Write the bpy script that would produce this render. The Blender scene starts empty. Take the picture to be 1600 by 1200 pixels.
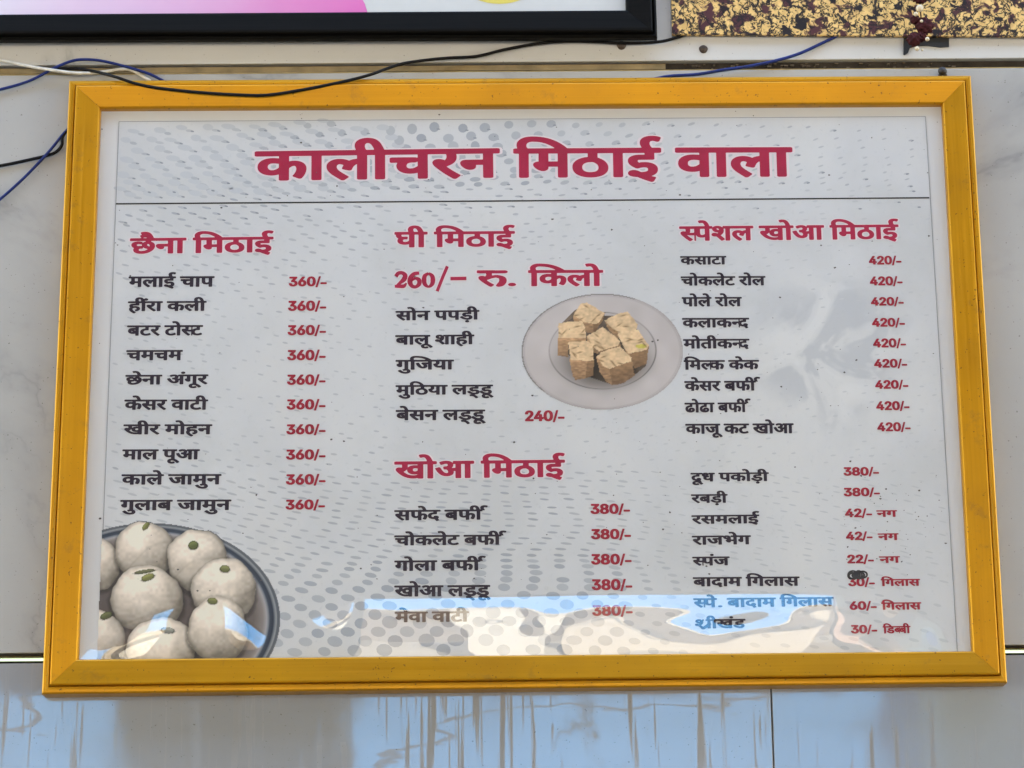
import bpy, bmesh, math, random
import numpy as np
from mathutils import Matrix, Vector, Euler

C = bpy.context.scene
COL = C.collection
random.seed(7)
RNG = np.random.default_rng(11)

# ------------------------------------------------------------------ camera
F_PX = 4000.0                      # focal length in pixels of a 1600 px wide picture
ZOFF = 1.9957                      # world height of the board's lower edge
_r = np.array([0.27508095, 0.00834302, -0.00318175])
_t = np.linalg.norm(_r); _k = _r / _t
_K = np.array([[0, -_k[2], _k[1]], [_k[2], 0, -_k[0]], [-_k[1], _k[0], 0]])
CAM_R = np.eye(3) + math.sin(_t) * _K + (1 - math.cos(_t)) * _K @ _K
CAM_P = np.array([-0.02191077, -2.50554156, -0.39572807 + ZOFF])
cam_data = bpy.data.cameras.new('camera')
cam_data.sensor_width = 36.0
cam_data.lens = F_PX / 1600 * 36.0
cam_data.clip_start = 0.05
cam_data.clip_end = 500
cam = bpy.data.objects.new('camera', cam_data)
COL.objects.link(cam)
_M = np.eye(4)
_M[:3, 0] = CAM_R[:, 0]; _M[:3, 1] = CAM_R[:, 2]; _M[:3, 2] = -CAM_R[:, 1]; _M[:3, 3] = CAM_P
cam.matrix_world = Matrix(_M.tolist())
C.camera = cam

# ------------------------------------------------------------------ sky, sun, exposure
SUN_EL, SUN_AZ = math.radians(52), math.radians(12)      # the sun stands behind the shop, high
world = bpy.data.worlds.new('World')
C.world = world
world.use_nodes = True
wn = world.node_tree.nodes; wl = world.node_tree.links
sky = wn.new('ShaderNodeTexSky')
sky.sky_type = 'NISHITA'; sky.sun_disc = False
sky.sun_elevation = SUN_EL; sky.sun_rotation = SUN_AZ
sky.air_density = 1.0; sky.dust_density = 0.6; sky.ozone_density = 1.0
wn['Background'].inputs['Strength'].default_value = 0.15
wl.new(sky.outputs[0], wn['Background'].inputs[0])
sun_data = bpy.data.lights.new('sun', 'SUN')
sun_data.energy = 5.0; sun_data.angle = math.radians(0.5); sun_data.color = (1.0, 0.95, 0.87)
sun = bpy.data.objects.new('sun', sun_data); COL.objects.link(sun)
_sd = Vector((math.sin(SUN_AZ) * math.cos(SUN_EL), math.cos(SUN_AZ) * math.cos(SUN_EL), math.sin(SUN_EL)))
sun.rotation_euler = (-_sd).to_track_quat('-Z', 'Y').to_euler()
sun.location = (0, 6, 12)
vs = C.view_settings
vs.view_transform = 'Standard'; vs.look = 'None'; vs.gamma = 1; vs.use_curve_mapping = False
vs.exposure = 3.8
vs.use_white_balance = True; vs.white_balance_temperature = 8200; vs.white_balance_tint = 8
C.cycles.use_denoising = True

# ------------------------------------------------------------------ helpers
def at(px, py, Y=0.0):
    """Point of the upright plane y=Y that stands at this place of a 1600x1200 picture (how the board was measured)."""
    px = np.asarray(px, float); py = np.asarray(py, float)
    d = np.stack([(px - 800) / F_PX, np.ones_like(px), -(py - 600) / F_PX], -1) @ CAM_R.T
    return CAM_P + d * ((Y - CAM_P[1]) / d[..., 1])[..., None]

def lin(c):
    c = np.asarray(c, float) / 255
    return np.where(c <= 0.04045, c / 12.92, ((c + 0.055) / 1.055) ** 2.4)

def ink(c):
    """Ink colour on the print: its brightness against the white of the paper."""
    return np.clip(lin(c) / lin(204) * 0.60, 0.004, 0.85)

def obj(name, verts, faces, mats, parent=None, origin=(0, 0, 0), smooth=False, fmat=None):
    me = bpy.data.meshes.new(name)
    v = np.asarray(verts, float) - np.asarray(origin, float)
    me.from_pydata(v.tolist(), [], [list(map(int, f)) for f in faces])
    for m in (mats if isinstance(mats, (list, tuple)) else [mats]):
        me.materials.append(m)
    if fmat is not None:
        me.polygons.foreach_set('material_index', np.asarray(fmat, np.int32))
    if smooth:
        me.polygons.foreach_set('use_smooth', [True] * len(me.polygons))
    me.update()
    o = bpy.data.objects.new(name, me)
    COL.objects.link(o)
    if parent is not None:
        o.parent = parent
    else:
        o.location = origin
    return o

def thing(name, label, cat, loc=(0, 0, 0), group=None):
    o = bpy.data.objects.new(name, None); COL.objects.link(o)
    o.empty_display_size = 0.05
    o.location = loc
    return tag(o, label, cat, group)

def tag(o, label=None, cat=None, group=None, kind=None):
    if label: o['label'] = label
    if cat: o['category'] = cat
    if group: o['group'] = group
    if kind: o['kind'] = kind
    return o

class MB:
    """Collects boxes, tubes and loose faces for one mesh."""
    def __init__(s): s.v = []; s.f = []; s.m = []
    def add(s, v, f, mi=0):
        n = len(s.v); s.v += [tuple(map(float, p)) for p in v]; s.f += [[i + n for i in q] for q in f]; s.m += [mi] * len(f)
    def box(s, a, b, mi=0, bev=0.0):
        (x0, y0, z0), (x1, y1, z1) = a, b
        if bev <= 0:
            v = [(x0,y0,z0),(x1,y0,z0),(x1,y1,z0),(x0,y1,z0),(x0,y0,z1),(x1,y0,z1),(x1,y1,z1),(x0,y1,z1)]
            s.add(v, [[3,2,1,0],[4,5,6,7],[0,1,5,4],[1,2,6,5],[2,3,7,6],[3,0,4,7]], mi); return
        bm = bmesh.new(); bmesh.ops.create_cube(bm, size=1)
        for q in bm.verts:
            q.co = Vector(((x0+x1)/2 + q.co.x*(x1-x0), (y0+y1)/2 + q.co.y*(y1-y0), (z0+z1)/2 + q.co.z*(z1-z0)))
        bmesh.ops.bevel(bm, geom=bm.edges[:], offset=bev, segments=2, affect='EDGES', profile=0.5)
        bm.verts.index_update()
        s.add([q.co[:] for q in bm.verts], [[q.index for q in f.verts] for f in bm.faces], mi); bm.free()
    def tube(s, pts, r, seg=10, mi=0):
        pts = [Vector(p) for p in pts]; n = len(pts)
        rr = r if hasattr(r, '__len__') else [r] * n
        rings = []; up = Vector((0, -1, 0.3)).normalized()
        for i, p in enumerate(pts):
            t = (pts[min(i+1, n-1)] - pts[max(i-1, 0)]).normalized()
            a = t.cross(up)
            if a.length < 1e-4: a = t.cross(Vector((1, 0, 0)))
            a.normalize(); b = t.cross(a).normalized()
            rings.append([p + (a*math.cos(q) + b*math.sin(q))*rr[i] for q in [2*math.pi*k/seg for k in range(seg)]])
        v = [q for ring in rings for q in ring]
        f = [[i*seg+k, i*seg+(k+1)%seg, (i+1)*seg+(k+1)%seg, (i+1)*seg+k] for i in range(n-1) for k in range(seg)]
        f += [list(range(seg))[::-1], [(n-1)*seg+k for k in range(seg)]]
        s.add(v, f, mi)
    def build(s, name, mats, parent=None, origin=(0,0,0), smooth=False):
        return obj(name, s.v, s.f, mats, parent, origin, smooth, s.m)

def spline(pts, n=12):
    """Catmull-Rom through the points."""
    P = [np.array(p, float) for p in pts]; P = [2*P[0]-P[1]] + P + [2*P[-1]-P[-2]]
    out = []
    for i in range(1, len(P)-2):
        for k in range(n):
            t = k/n; a, b, c, d = P[i-1:i+3]
            out.append(0.5*(2*b + (c-a)*t + (2*a-5*b+4*c-d)*t*t + (3*b-a-3*c+d)*t**3))
    out.append(P[-2]); return out

# ------------------------------------------------------------------ materials
def nodes(name):
    m = bpy.data.materials.new(name); m.use_nodes = True
    nt = m.node_tree
    return m, nt, nt.nodes['Principled BSDF']

def N(nt, kind, **kw):
    n = nt.nodes.new(kind)
    for k, v in kw.items():
        if k in n.inputs: n.inputs[k].default_value = v
        else: setattr(n, k, v)
    return n

def coords(nt, scale=(1, 1, 1), rot=(0, 0, 0)):
    g = N(nt, 'ShaderNodeNewGeometry')
    m = N(nt, 'ShaderNodeMapping'); m.inputs['Scale'].default_value = scale; m.inputs['Rotation'].default_value = rot
    nt.links.new(g.outputs['Position'], m.inputs['Vector'])
    return m.outputs[0]

def noise(nt, vec, scale, detail=4, rough=0.55, dist=0.0):
    n = N(nt, 'ShaderNodeTexNoise'); n.inputs['Scale'].default_value = scale; n.inputs['Detail'].default_value = detail
    n.inputs['Roughness'].default_value = rough; n.inputs['Distortion'].default_value = dist
    nt.links.new(vec, n.inputs['Vector']); return n.outputs['Fac']

def ramp(nt, fac, stops, interp='LINEAR'):
    r = N(nt, 'ShaderNodeValToRGB'); e = r.color_ramp.elements; r.color_ramp.interpolation = interp
    while len(e) < len(stops): e.new(0.5)
    for q, (p, c) in zip(e, stops):
        q.position = p; q.color = (*c, 1) if hasattr(c, '__len__') else (c, c, c, 1)
    nt.links.new(fac, r.inputs[0]); return r.outputs[0]

def mix(nt, fac, a, b, mode='MIX'):
    m = N(nt, 'ShaderNodeMix', data_type='RGBA', blend_type=mode)
    for sock, val in ((m.inputs[0], fac), (m.inputs[6], a), (m.inputs[7], b)):
        if hasattr(val, 'links'): nt.links.new(val, sock)
        elif hasattr(val, '__len__'): sock.default_value = (*val, 1)
        else: sock.default_value = val
    return m.outputs[2]

def mathn(nt, op, a, b=0.0, clamp=False):
    m = N(nt, 'ShaderNodeMath', operation=op, use_clamp=clamp)
    for i, val in enumerate((a, b)):
        if hasattr(val, 'links'): nt.links.new(val, m.inputs[i])
        else: m.inputs[i].default_value = val
    return m.outputs[0]

def bump(nt, bsdf, h, strength=0.2, dist=0.001):
    b = N(nt, 'ShaderNodeBump'); b.inputs['Strength'].default_value = strength; b.inputs['Distance'].default_value = dist
    nt.links.new(h, b.inputs['Height']); nt.links.new(b.outputs[0], bsdf.inputs['Normal'])

def simple(name, col, rough=0.5, metal=0.0, spec=0.5, var=0.0, scale=40):
    m, nt, b = nodes(name)
    b.inputs['Roughness'].default_value = rough; b.inputs['Metallic'].default_value = metal
    b.inputs['Specular IOR Level'].default_value = spec
    if var > 0:
        f = noise(nt, coords(nt), scale, 5)
        c = np.array(col, float)
        nt.links.new(ramp(nt, f, [(0.3, tuple(c*(1-var))), (0.7, tuple(np.minimum(c*(1+var), 1)))]), b.inputs['Base Color'])
    else:
        b.inputs['Base Color'].default_value = (*col, 1)
    return m

def gold(name, along):
    m, nt, b = nodes(name)
    sc = {'x': (4, 60, 420), 'z': (420, 60, 4)}[along]
    g = noise(nt, coords(nt, sc), 1.0, 5, 0.7)
    big = noise(nt, coords(nt), 9, 3)
    c = mix(nt, g, (0.45, 0.185, 0.0015), (0.68, 0.325, 0.010))
    c = mix(nt, ramp(nt, big, [(0.4, 0.0), (0.72, 0.6)]), c, (0.40, 0.175, 0.006))
    wear = ramp(nt, noise(nt, coords(nt), 38, 5, 0.7), [(0.58, 0.0), (0.68, 0.45)])
    c = mix(nt, wear, c, (0.30, 0.14, 0.02))
    sp = noise(nt, coords(nt), 330, 2, 0.5)
    spk = ramp(nt, sp, [(0.685, 0.0), (0.735, 0.85)])
    c = mix(nt, spk, c, (0.10, 0.045, 0.008))
    nt.links.new(c, b.inputs['Base Color'])
    b.inputs['Metallic'].default_value = 0.5
    nt.links.new(ramp(nt, g, [(0.25, 0.26), (0.75, 0.46)]), b.inputs['Roughness'])
    bump(nt, b, g, 0.12, 0.0006)
    return m

def marble(name, seed, stain=0.0, tone=1.0):
    m, nt, b = nodes(name)
    p = coords(nt); off = N(nt, 'ShaderNodeVectorMath', operation='ADD'); nt.links.new(p, off.inputs[0])
    off.inputs[1].default_value = (seed*3.7, seed*1.3, seed*2.1); p = off.outputs[0]
    cloud = noise(nt, p, 2.6, 6, 0.6)
    base = ramp(nt, cloud, [(0.3, (0.39, 0.39, 0.385)), (0.7, (0.46, 0.458, 0.45))])
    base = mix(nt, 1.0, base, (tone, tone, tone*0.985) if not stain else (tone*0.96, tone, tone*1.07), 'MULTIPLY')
    w = noise(nt, p, 2.0, 7, 0.58, 0.35)                       # thin wandering veins
    v = mathn(nt, 'ABSOLUTE', mathn(nt, 'SUBTRACT', w, 0.5))
    vein = ramp(nt, v, [(0.0, 1.0), (0.006, 0.45), (0.03, 0.0)])
    patch = ramp(nt, noise(nt, p, 3.1, 2), [(0.50, 0.0), (0.62, 1.0)])
    vm = mathn(nt, 'MULTIPLY', vein, patch)
    base = mix(nt, mathn(nt, 'MULTIPLY', vm, 0.6), base, (0.20, 0.205, 0.21))
    dirt = noise(nt, p, 420, 2, 0.5)
    base = mix(nt, ramp(nt, dirt, [(0.715, 0.0), (0.76, 0.8)]), base, (0.10, 0.09, 0.08))
    if stain:                                                  # dried water runs on the polish
        def runs(sx, sz, lo, hi, dist):                        # narrow vertical trickles of differing width and length
            st = N(nt, 'ShaderNodeMapping'); st.inputs['Scale'].default_value = (sx, 1, sz); nt.links.new(p, st.inputs['Vector'])
            return ramp(nt, noise(nt, st.outputs[0], 1.0, 3, 0.6, dist), [(lo, 0.0), (hi, 1.0)])
        sm = ramp(nt, noise(nt, p, 4.5, 3), [(0.36, 0.0), (0.52, 1.0)])
        r1 = mathn(nt, 'MULTIPLY', runs(120, 3.0, 0.59, 0.635, 0.1), sm)
        r2 = mathn(nt, 'MULTIPLY', runs(170, 6.0, 0.63, 0.69, 0.1), 0.8)
        r3 = mathn(nt, 'MULTIPLY', runs(16, 1.2, 0.62, 0.70, 0.5), 0.45)
        run = mathn(nt, 'MAXIMUM', mathn(nt, 'MAXIMUM', r1, r2), r3)
        lv = N(nt, 'ShaderNodeMapping'); lv.inputs['Scale'].default_value = (2.2, 1, 8.5); nt.links.new(p, lv.inputs['Vector'])
        lw = mathn(nt, 'ABSOLUTE', mathn(nt, 'SUBTRACT', noise(nt, lv.outputs[0], 1.0, 5, 0.55, 0.2), 0.5))
        line = ramp(nt, lw, [(0.0, 1.0), (0.005, 0.7), (0.012, 0.0)])   # tide lines lying across
        run = mathn(nt, 'MAXIMUM', run, mathn(nt, 'MULTIPLY', line, 0.4))
        base = mix(nt, mathn(nt, 'MULTIPLY', run, 0.26 * stain), base, (0.23, 0.222, 0.21))
        film = ramp(nt, noise(nt, p, 13, 4, 0.6), [(0.4, 0.0), (0.8, 0.16)])
        sd = mathn(nt, 'MAXIMUM', mathn(nt, 'MAXIMUM', run, mathn(nt, 'MULTIPLY', vm, 0.8)), film)
        nt.links.new(ramp(nt, sd, [(0.0, 0.02), (1.0, 0.55)]), b.inputs['Roughness'])
        nt.links.new(ramp(nt, sd, [(0.0, 0.5), (0.4, 0.42), (1.0, 0.08)]), b.inputs['Specular IOR Level'])
        bump(nt, b, noise(nt, p, 7, 2, 0.5), 0.13, 0.0015)
    else:
        b.inputs['Roughness'].default_value = 0.05
    nt.links.new(base, b.inputs['Base Color'])
    b.inputs['IOR'].default_value = 1.47
    return m

def printed(name='print_ink', attr='ink'):
    m, nt, b = nodes(name)
    a = N(nt, 'ShaderNodeVertexColor'); a.layer_name = attr
    nt.links.new(a.outputs['Color'], b.inputs['Base Color'])
    b.inputs['Roughness'].default_value = 0.6; b.inputs['Specular IOR Level'].default_value = 0.2
    return m

def film_mat():
    m, nt, b = nodes('clear_plastic_sheet'); nt.nodes.remove(b)
    out = nt.nodes['Material Output']
    fr = N(nt, 'ShaderNodeFresnel')                           # the same reflection from either side of the thin sheet
    gm = N(nt, 'ShaderNodeNewGeometry')
    nt.links.new(mathn(nt, 'ADD', 1.68, mathn(nt, 'MULTIPLY', gm.outputs['Backfacing'], 1/1.68 - 1.68)), fr.inputs['IOR'])
    tr = N(nt, 'ShaderNodeBsdfTransparent'); tr.inputs['Color'].default_value = (0.97, 0.975, 0.975, 1)
    gl = N(nt, 'ShaderNodeBsdfGlossy'); gl.inputs['Roughness'].default_value = 0.0
    mx = N(nt, 'ShaderNodeMixShader')
    nt.links.new(fr.outputs[0], mx.inputs[0]); nt.links.new(tr.outputs[0], mx.inputs[1]); nt.links.new(gl.outputs[0], mx.inputs[2])
    nt.links.new(mx.outputs[0], out.inputs['Surface'])
    return m
GLYPHS = {
'क': '893 660 893 633 768 633 644 633 519 633 519 556 519 478 519 401 556 439 601 458 654 458 703 458 744 442 775 411 807 379 823 334 823 275 823 239 817 202 805 162 794 122 775 83 748 45 720 61 693 76 665 92 684 116 700 145 712 177 724 209 731 241 731 272 731 308 723 335 708 353 693 370 672 379 646 379 604 379 562 352 519 296 519 198 519 99 519 0 488 0 457 0 426 0 426 67 426 133 426 200 408 185 385 170 358 156 331 142 298 136 260 136 224 136 190 143 158 157 126 172 101 194 82 223 62 253 53 289 53 333 53 394 74 443 116 479 158 515 213 533 280 533 298 533 318 532 339 529 361 526 378 524 389 522 387 494 385 466 383 438 370 441 355 443 336 446 317 448 301 449 286 449 242 449 207 439 183 419 158 399 146 371 146 335 146 295 158 265 181 245 204 226 231 216 262 216 296 216 326 224 352 240 379 256 403 276 426 299 426 410 426 522 426 633 284 633 142 633 0 633 0 660 0 687 0 715 298 715 595 715 893 715 893 687',
'ख': '877 633 837 633 837 422 837 211 837 0 806 0 775 0 744 0 744 17 744 34 744 52 718 37 688 26 657 19 625 12 593 8 561 8 478 8 399 29 323 70 248 110 172 178 98 275 77 301 63 323 56 341 49 358 46 374 46 388 46 404 52 419 63 432 75 445 93 451 119 451 139 451 155 447 169 438 184 429 196 417 208 402 224 417 235 435 241 458 246 480 249 503 249 526 249 546 248 565 245 583 243 601 238 618 231 633 154 633 77 633 0 633 0 660 0 687 0 715 319 715 638 715 957 715 957 687 957 660 957 633 917 633|581 267 613 267 640 267 665 272 687 283 709 294 728 307 744 322 744 425 744 529 744 633 604 633 463 633 323 633 336 605 342 569 342 526 342 463 329 414 302 377 275 340 238 311 191 291 244 226 301 177 360 142 419 108 487 91 563 91 596 91 627 95 657 102 687 110 716 123 744 140 744 169 744 198 744 227 727 217 706 208 681 200 657 192 629 188 599 188 563 188 530 196 501 211 473 226 450 247 434 273 417 300 409 331 409 366 409 422 427 466 464 497 501 528 549 543 610 543 623 543 640 542 661 540 681 539 697 536 708 532 705 505 703 479 701 453 689 456 676 458 662 461 648 463 634 464 620 464 584 464 555 456 534 439 513 422 502 397 502 363 502 330 513 306 534 290 555 274',
'ग': '310 633 239 633 239 512 239 390 239 269 239 249 234 233 225 222 215 210 201 204 184 204 164 204 143 213 122 229 101 245 83 264 69 287 54 310 47 332 47 354 47 371 52 386 63 396 73 407 91 412 117 412 127 412 136 412 146 412 146 486 146 559 146 633 97 633 49 633 0 633 0 660 0 687 0 715 221 715 443 715 664 715 664 687 664 660 664 633 624 633 584 633 545 633 545 422 545 211 545 0 513 0 482 0 451 0 451 211 451 422 451 633 381 633',
'घ': '695 660 695 633 656 633 616 633 577 633 577 422 577 211 577 0 546 0 515 0 484 0 484 64 484 127 484 191 460 175 433 162 404 152 375 141 340 136 298 136 239 136 191 151 154 182 117 213 99 254 99 306 99 327 103 348 110 368 118 388 130 405 147 420 116 435 92 456 75 482 57 509 48 539 48 571 48 595 52 615 60 633 40 633 20 633 0 633 0 660 0 687 0 715 232 715 463 715 695 715 695 687|192 339 192 309 192 277 203 253 224 238 245 223 273 216 307 216 347 216 381 224 411 241 440 257 464 276 484 299 484 410 484 522 484 633 378 633 272 633 167 633 150 615 141 593 141 567 141 539 150 517 166 502 182 487 204 477 230 473 251 479 275 481 302 481 323 481 340 481 354 479 352 452 349 425 347 399 342 399 336 400 330 400 324 400 318 400 314 400 276 400 246 392 225 377 203 361',
'च': '746 660 746 633 706 633 666 633 626 633 626 422 626 211 626 0 595 0 565 0 534 0 534 63 534 126 534 190 514 177 491 164 463 153 435 141 402 136 364 136 305 136 257 152 219 185 181 218 162 262 162 316 162 338 167 359 176 379 186 398 198 414 213 426 156 425 100 425 44 424 44 451 44 479 44 507 156 507 268 507 380 507 394 507 408 506 422 506 435 506 444 505 447 505 444 479 442 452 439 425 427 425 414 425 402 425 358 425 322 416 295 397 267 378 254 351 254 315 254 282 265 257 287 241 309 224 335 216 364 216 402 216 435 224 462 241 490 257 513 276 534 299 534 410 534 522 534 633 356 633 178 633 0 633 0 660 0 687 0 715 249 715 497 715 746 715 746 687',
'छ': '300 80 340 80 399 80 453 92 501 117 549 141 588 173 616 215 645 256 659 303 659 356 659 392 651 422 633 446 615 469 591 481 559 481 533 481 515 474 504 461 493 447 487 430 487 411 487 387 497 365 518 345 538 326 570 311 615 300 602 276 589 252 577 227 515 245 469 270 441 302 413 333 399 369 399 409 399 446 409 477 430 503 451 529 482 546 523 553 523 579 523 606 523 633 348 633 174 633 0 633 0 660 0 687 0 715 274 715 548 715 821 715 821 687 821 660 821 633 752 633 684 633 615 633 615 605 615 576 615 548 654 538 686 517 712 485 737 453 750 409 750 354 750 309 741 266 721 224 702 182 675 144 639 110 604 77 561 50 510 30 460 10 403 0 340 0 266 0 210 16 172 48 135 79 116 120 116 169 116 185 119 202 125 219 130 236 139 252 152 265 119 281 94 301 76 326 58 351 49 379 49 412 49 458 67 494 101 518 136 543 181 555 237 555 250 555 266 554 286 552 306 550 321 547 331 543 329 517 326 491 324 464 313 467 301 470 288 473 274 475 260 477 244 477 176 477 142 452 142 402 142 380 151 363 168 350 185 338 206 329 232 323 254 330 279 333 306 333 314 333 323 333 332 332 341 331 348 330 354 330 352 303 349 276 347 249 342 250 337 250 331 250 326 250 321 250 317 250 245 250 209 224 209 170 209 139 221 117 245 102 268 88',
'ज': '790 633 750 633 750 422 750 211 750 0 719 0 688 0 657 0 657 142 657 283 657 425 605 425 552 425 500 425 468 425 446 426 434 428 462 406 484 379 501 348 518 317 526 285 526 250 526 215 518 186 503 162 487 138 466 121 441 109 415 98 387 92 356 92 316 92 277 104 240 127 203 150 168 189 134 243 101 297 68 370 36 461 63 470 90 480 117 489 152 387 189 309 227 256 266 202 307 176 352 176 376 176 396 182 412 195 428 208 435 230 435 261 435 294 424 326 400 356 377 386 348 412 314 433 325 458 336 482 347 507 450 507 554 507 657 507 657 549 657 591 657 633 438 633 219 633 0 633 0 660 0 687 0 715 290 715 580 715 870 715 870 687 870 660 870 633 830 633',
'ट': '596 660 596 633 540 633 483 633 426 633 426 556 426 478 426 401 405 401 384 401 363 401 326 401 296 398 271 392 247 386 225 377 208 365 166 336 145 297 145 247 145 210 153 180 170 156 187 132 209 114 236 102 263 91 293 85 325 85 366 85 402 90 431 99 460 109 491 122 523 139 533 111 543 82 554 54 520 39 484 26 446 16 408 5 369 0 329 0 276 0 228 10 187 30 145 50 112 78 88 116 65 154 53 199 53 253 53 303 66 344 92 379 118 413 152 438 195 456 237 474 283 482 331 482 332 482 332 482 333 482 333 533 333 583 333 633 222 633 111 633 0 633 0 660 0 687 0 715 199 715 397 715 596 715 596 687',
'ठ': '689 660 689 633 602 633 514 633 426 633 426 581 426 528 426 476 487 453 535 419 569 376 602 333 619 283 619 227 619 174 607 130 581 97 556 64 522 39 480 24 438 8 392 0 341 0 255 0 185 22 132 65 79 108 53 169 53 248 53 299 66 343 92 377 118 412 152 438 195 456 237 474 282 482 330 482 331 482 332 482 333 482 333 533 333 583 333 633 222 633 111 633 0 633 0 660 0 687 0 715 230 715 460 715 689 715 689 687|281 83 337 83 391 83 436 94 472 118 508 141 526 178 526 230 526 267 515 300 493 329 471 359 438 383 394 401 381 401 367 401 354 401 297 401 251 390 215 369 193 356 176 339 164 318 151 297 145 271 145 241 145 188 163 148 199 122 236 96',
'ड': '446 255 411 255 389 255 367 252 345 247 322 242 303 235 285 226 249 248 219 273 194 302 170 331 157 365 157 404 157 426 161 444 169 460 177 475 187 488 200 497 217 510 238 520 262 526 286 531 316 534 354 534 389 534 425 534 461 534 461 567 461 600 461 633 307 633 154 633 0 633 0 660 0 687 0 715 227 715 453 715 680 715 680 687 680 660 680 633 638 633 596 633 554 633 554 573 554 513 554 453 483 453 413 453 342 453 319 453 302 451 292 449 282 447 273 443 267 438 255 428 249 415 249 399 249 380 255 365 265 352 276 339 288 328 300 318 335 331 374 338 416 338 473 338 520 323 557 295 595 266 613 227 613 177 613 126 595 83 557 50 520 17 463 0 387 0 312 0 245 17 186 51 126 84 74 128 29 182 52 200 75 219 99 238 142 186 187 147 233 122 278 97 330 85 387 85 476 85 520 115 520 175 520 201 511 222 492 235 473 248',
'ढ': '430 0 353 0 293 0 241 11 196 32 151 53 116 83 91 122 65 162 53 209 53 265 53 319 67 364 94 400 122 437 158 464 203 483 249 502 298 512 350 512 350 553 350 593 350 633 234 633 117 633 0 633 0 660 0 687 0 715 221 715 442 715 663 715 663 687 663 660 663 633 589 633 516 633 442 633 442 566 442 498 442 431 427 431 412 431 397 431 348 431 311 428 284 421 258 415 236 404 216 392 193 377 175 358 163 335 151 312 145 285 145 254 145 209 157 173 182 145 206 116 240 97 285 86 273 117 268 148 268 180 268 206 274 231 287 254 299 277 318 295 343 310 368 324 399 331 437 331 474 331 505 324 529 310 553 295 571 277 583 254 595 231 601 206 601 180 601 127 579 83 535 50 491 17|352 190 352 161 352 132 358 106 371 80 413 81 448 90 474 107 501 125 515 149 515 180 515 203 508 221 495 234 481 247 464 254 442 254 415 254 394 246 377 229 360 213',
'त': '592 633 553 633 553 422 553 211 553 0 522 0 491 0 460 0 460 126 460 251 460 377 418 377 376 377 334 377 288 377 253 374 229 370 206 365 188 356 172 343 154 329 145 305 145 272 145 235 159 199 187 164 216 129 257 90 311 46 291 26 270 6 249 -14 214 17 181 47 151 78 121 109 97 141 79 173 61 206 52 241 52 278 52 305 57 329 67 350 78 372 91 389 107 403 129 422 156 436 187 445 219 454 260 458 312 458 361 458 410 458 460 458 460 517 460 575 460 633 306 633 153 633 0 633 0 660 0 687 0 715 224 715 447 715 671 715 671 687 671 660 671 633 631 633',
'द': '500 -54 474 -67 458 -41 443 -14 428 13 414 39 402 63 393 84 384 82 374 81 363 80 352 79 341 78 330 78 298 78 265 82 233 90 200 98 170 111 143 129 116 147 94 171 78 202 61 232 53 269 53 312 53 346 59 375 71 399 83 423 98 444 117 461 142 483 173 499 210 509 247 519 288 524 333 524 335 524 337 524 339 524 339 560 339 597 339 633 226 633 113 633 0 633 0 660 0 687 0 715 204 715 409 715 613 715 613 687 613 660 613 633 553 633 492 633 432 633 432 569 432 506 432 442 413 442 394 442 376 442 331 442 295 440 268 434 241 429 218 421 199 408 182 396 169 382 159 364 150 347 145 325 145 301 145 260 160 227 190 200 220 174 267 161 330 161 334 161 339 161 343 161 348 161 353 161 358 162 354 177 352 191 352 202 352 229 360 248 376 259 392 270 409 276 428 276 461 276 487 266 504 248 521 229 530 208 530 186 530 162 524 143 513 129 502 116 488 106 471 99 480 80 491 61 504 42 516 22 532 -1 551 -28 526 -41',
'ध': '724 660 724 633 684 633 644 633 604 633 604 422 604 211 604 0 573 0 542 0 511 0 511 57 511 115 511 172 487 157 462 144 434 134 406 123 370 118 325 118 266 118 218 134 182 165 146 196 128 237 128 288 128 309 131 329 138 348 145 367 155 384 170 400 134 414 105 434 82 461 60 488 48 523 48 566 48 612 64 650 95 681 127 711 167 726 215 726 255 726 289 715 316 694 344 672 357 644 357 610 357 574 342 540 311 509 288 524 265 539 241 554 250 561 256 570 259 578 262 587 264 596 264 604 264 616 260 627 253 637 245 647 231 652 211 652 190 652 172 644 156 627 141 610 133 589 133 562 133 537 139 518 151 503 163 488 178 477 197 470 216 463 235 458 256 456 279 462 304 465 331 465 339 465 349 465 359 464 369 463 377 463 383 462 380 435 377 408 374 381 370 382 364 383 358 383 351 383 346 383 342 383 304 383 274 375 252 359 230 343 219 321 219 292 219 260 230 237 252 222 274 206 302 199 335 199 376 199 410 207 439 223 467 240 491 259 511 281 511 399 511 516 511 633 487 633 464 633 440 633 440 660 440 687 440 715 535 715 629 715 724 715 724 687',
'न': '0 687 0 715 218 715 436 715 654 715 654 687 654 660 654 633 614 633 575 633 535 633 535 422 535 211 535 0 504 0 473 0 442 0 442 114 442 228 442 342 373 342 304 342 234 342 234 322 234 301 234 280 234 259 229 243 218 232 208 221 193 216 176 216 157 216 138 224 117 240 96 256 79 276 64 299 50 322 43 344 43 365 43 383 48 397 58 408 68 419 87 424 113 424 222 424 332 424 442 424 442 494 442 563 442 633 295 633 147 633 0 633 0 660',
'प': '590 633 550 633 550 422 550 211 550 0 519 0 488 0 457 0 457 73 457 146 457 219 435 205 411 193 385 183 359 173 328 168 292 168 261 168 233 173 209 183 184 194 162 206 147 223 128 244 114 268 105 296 95 324 91 362 91 411 91 485 91 559 91 633 61 633 30 633 0 633 0 660 0 687 0 715 223 715 446 715 670 715 670 687 670 660 670 633 630 633|457 529 457 633 366 633 275 633 184 633 184 563 184 494 184 424 184 392 185 368 187 349 190 331 193 316 198 305 203 294 210 284 218 276 236 258 264 249 302 249 333 249 361 257 388 271 415 286 438 303 457 322 457 425',
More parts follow.
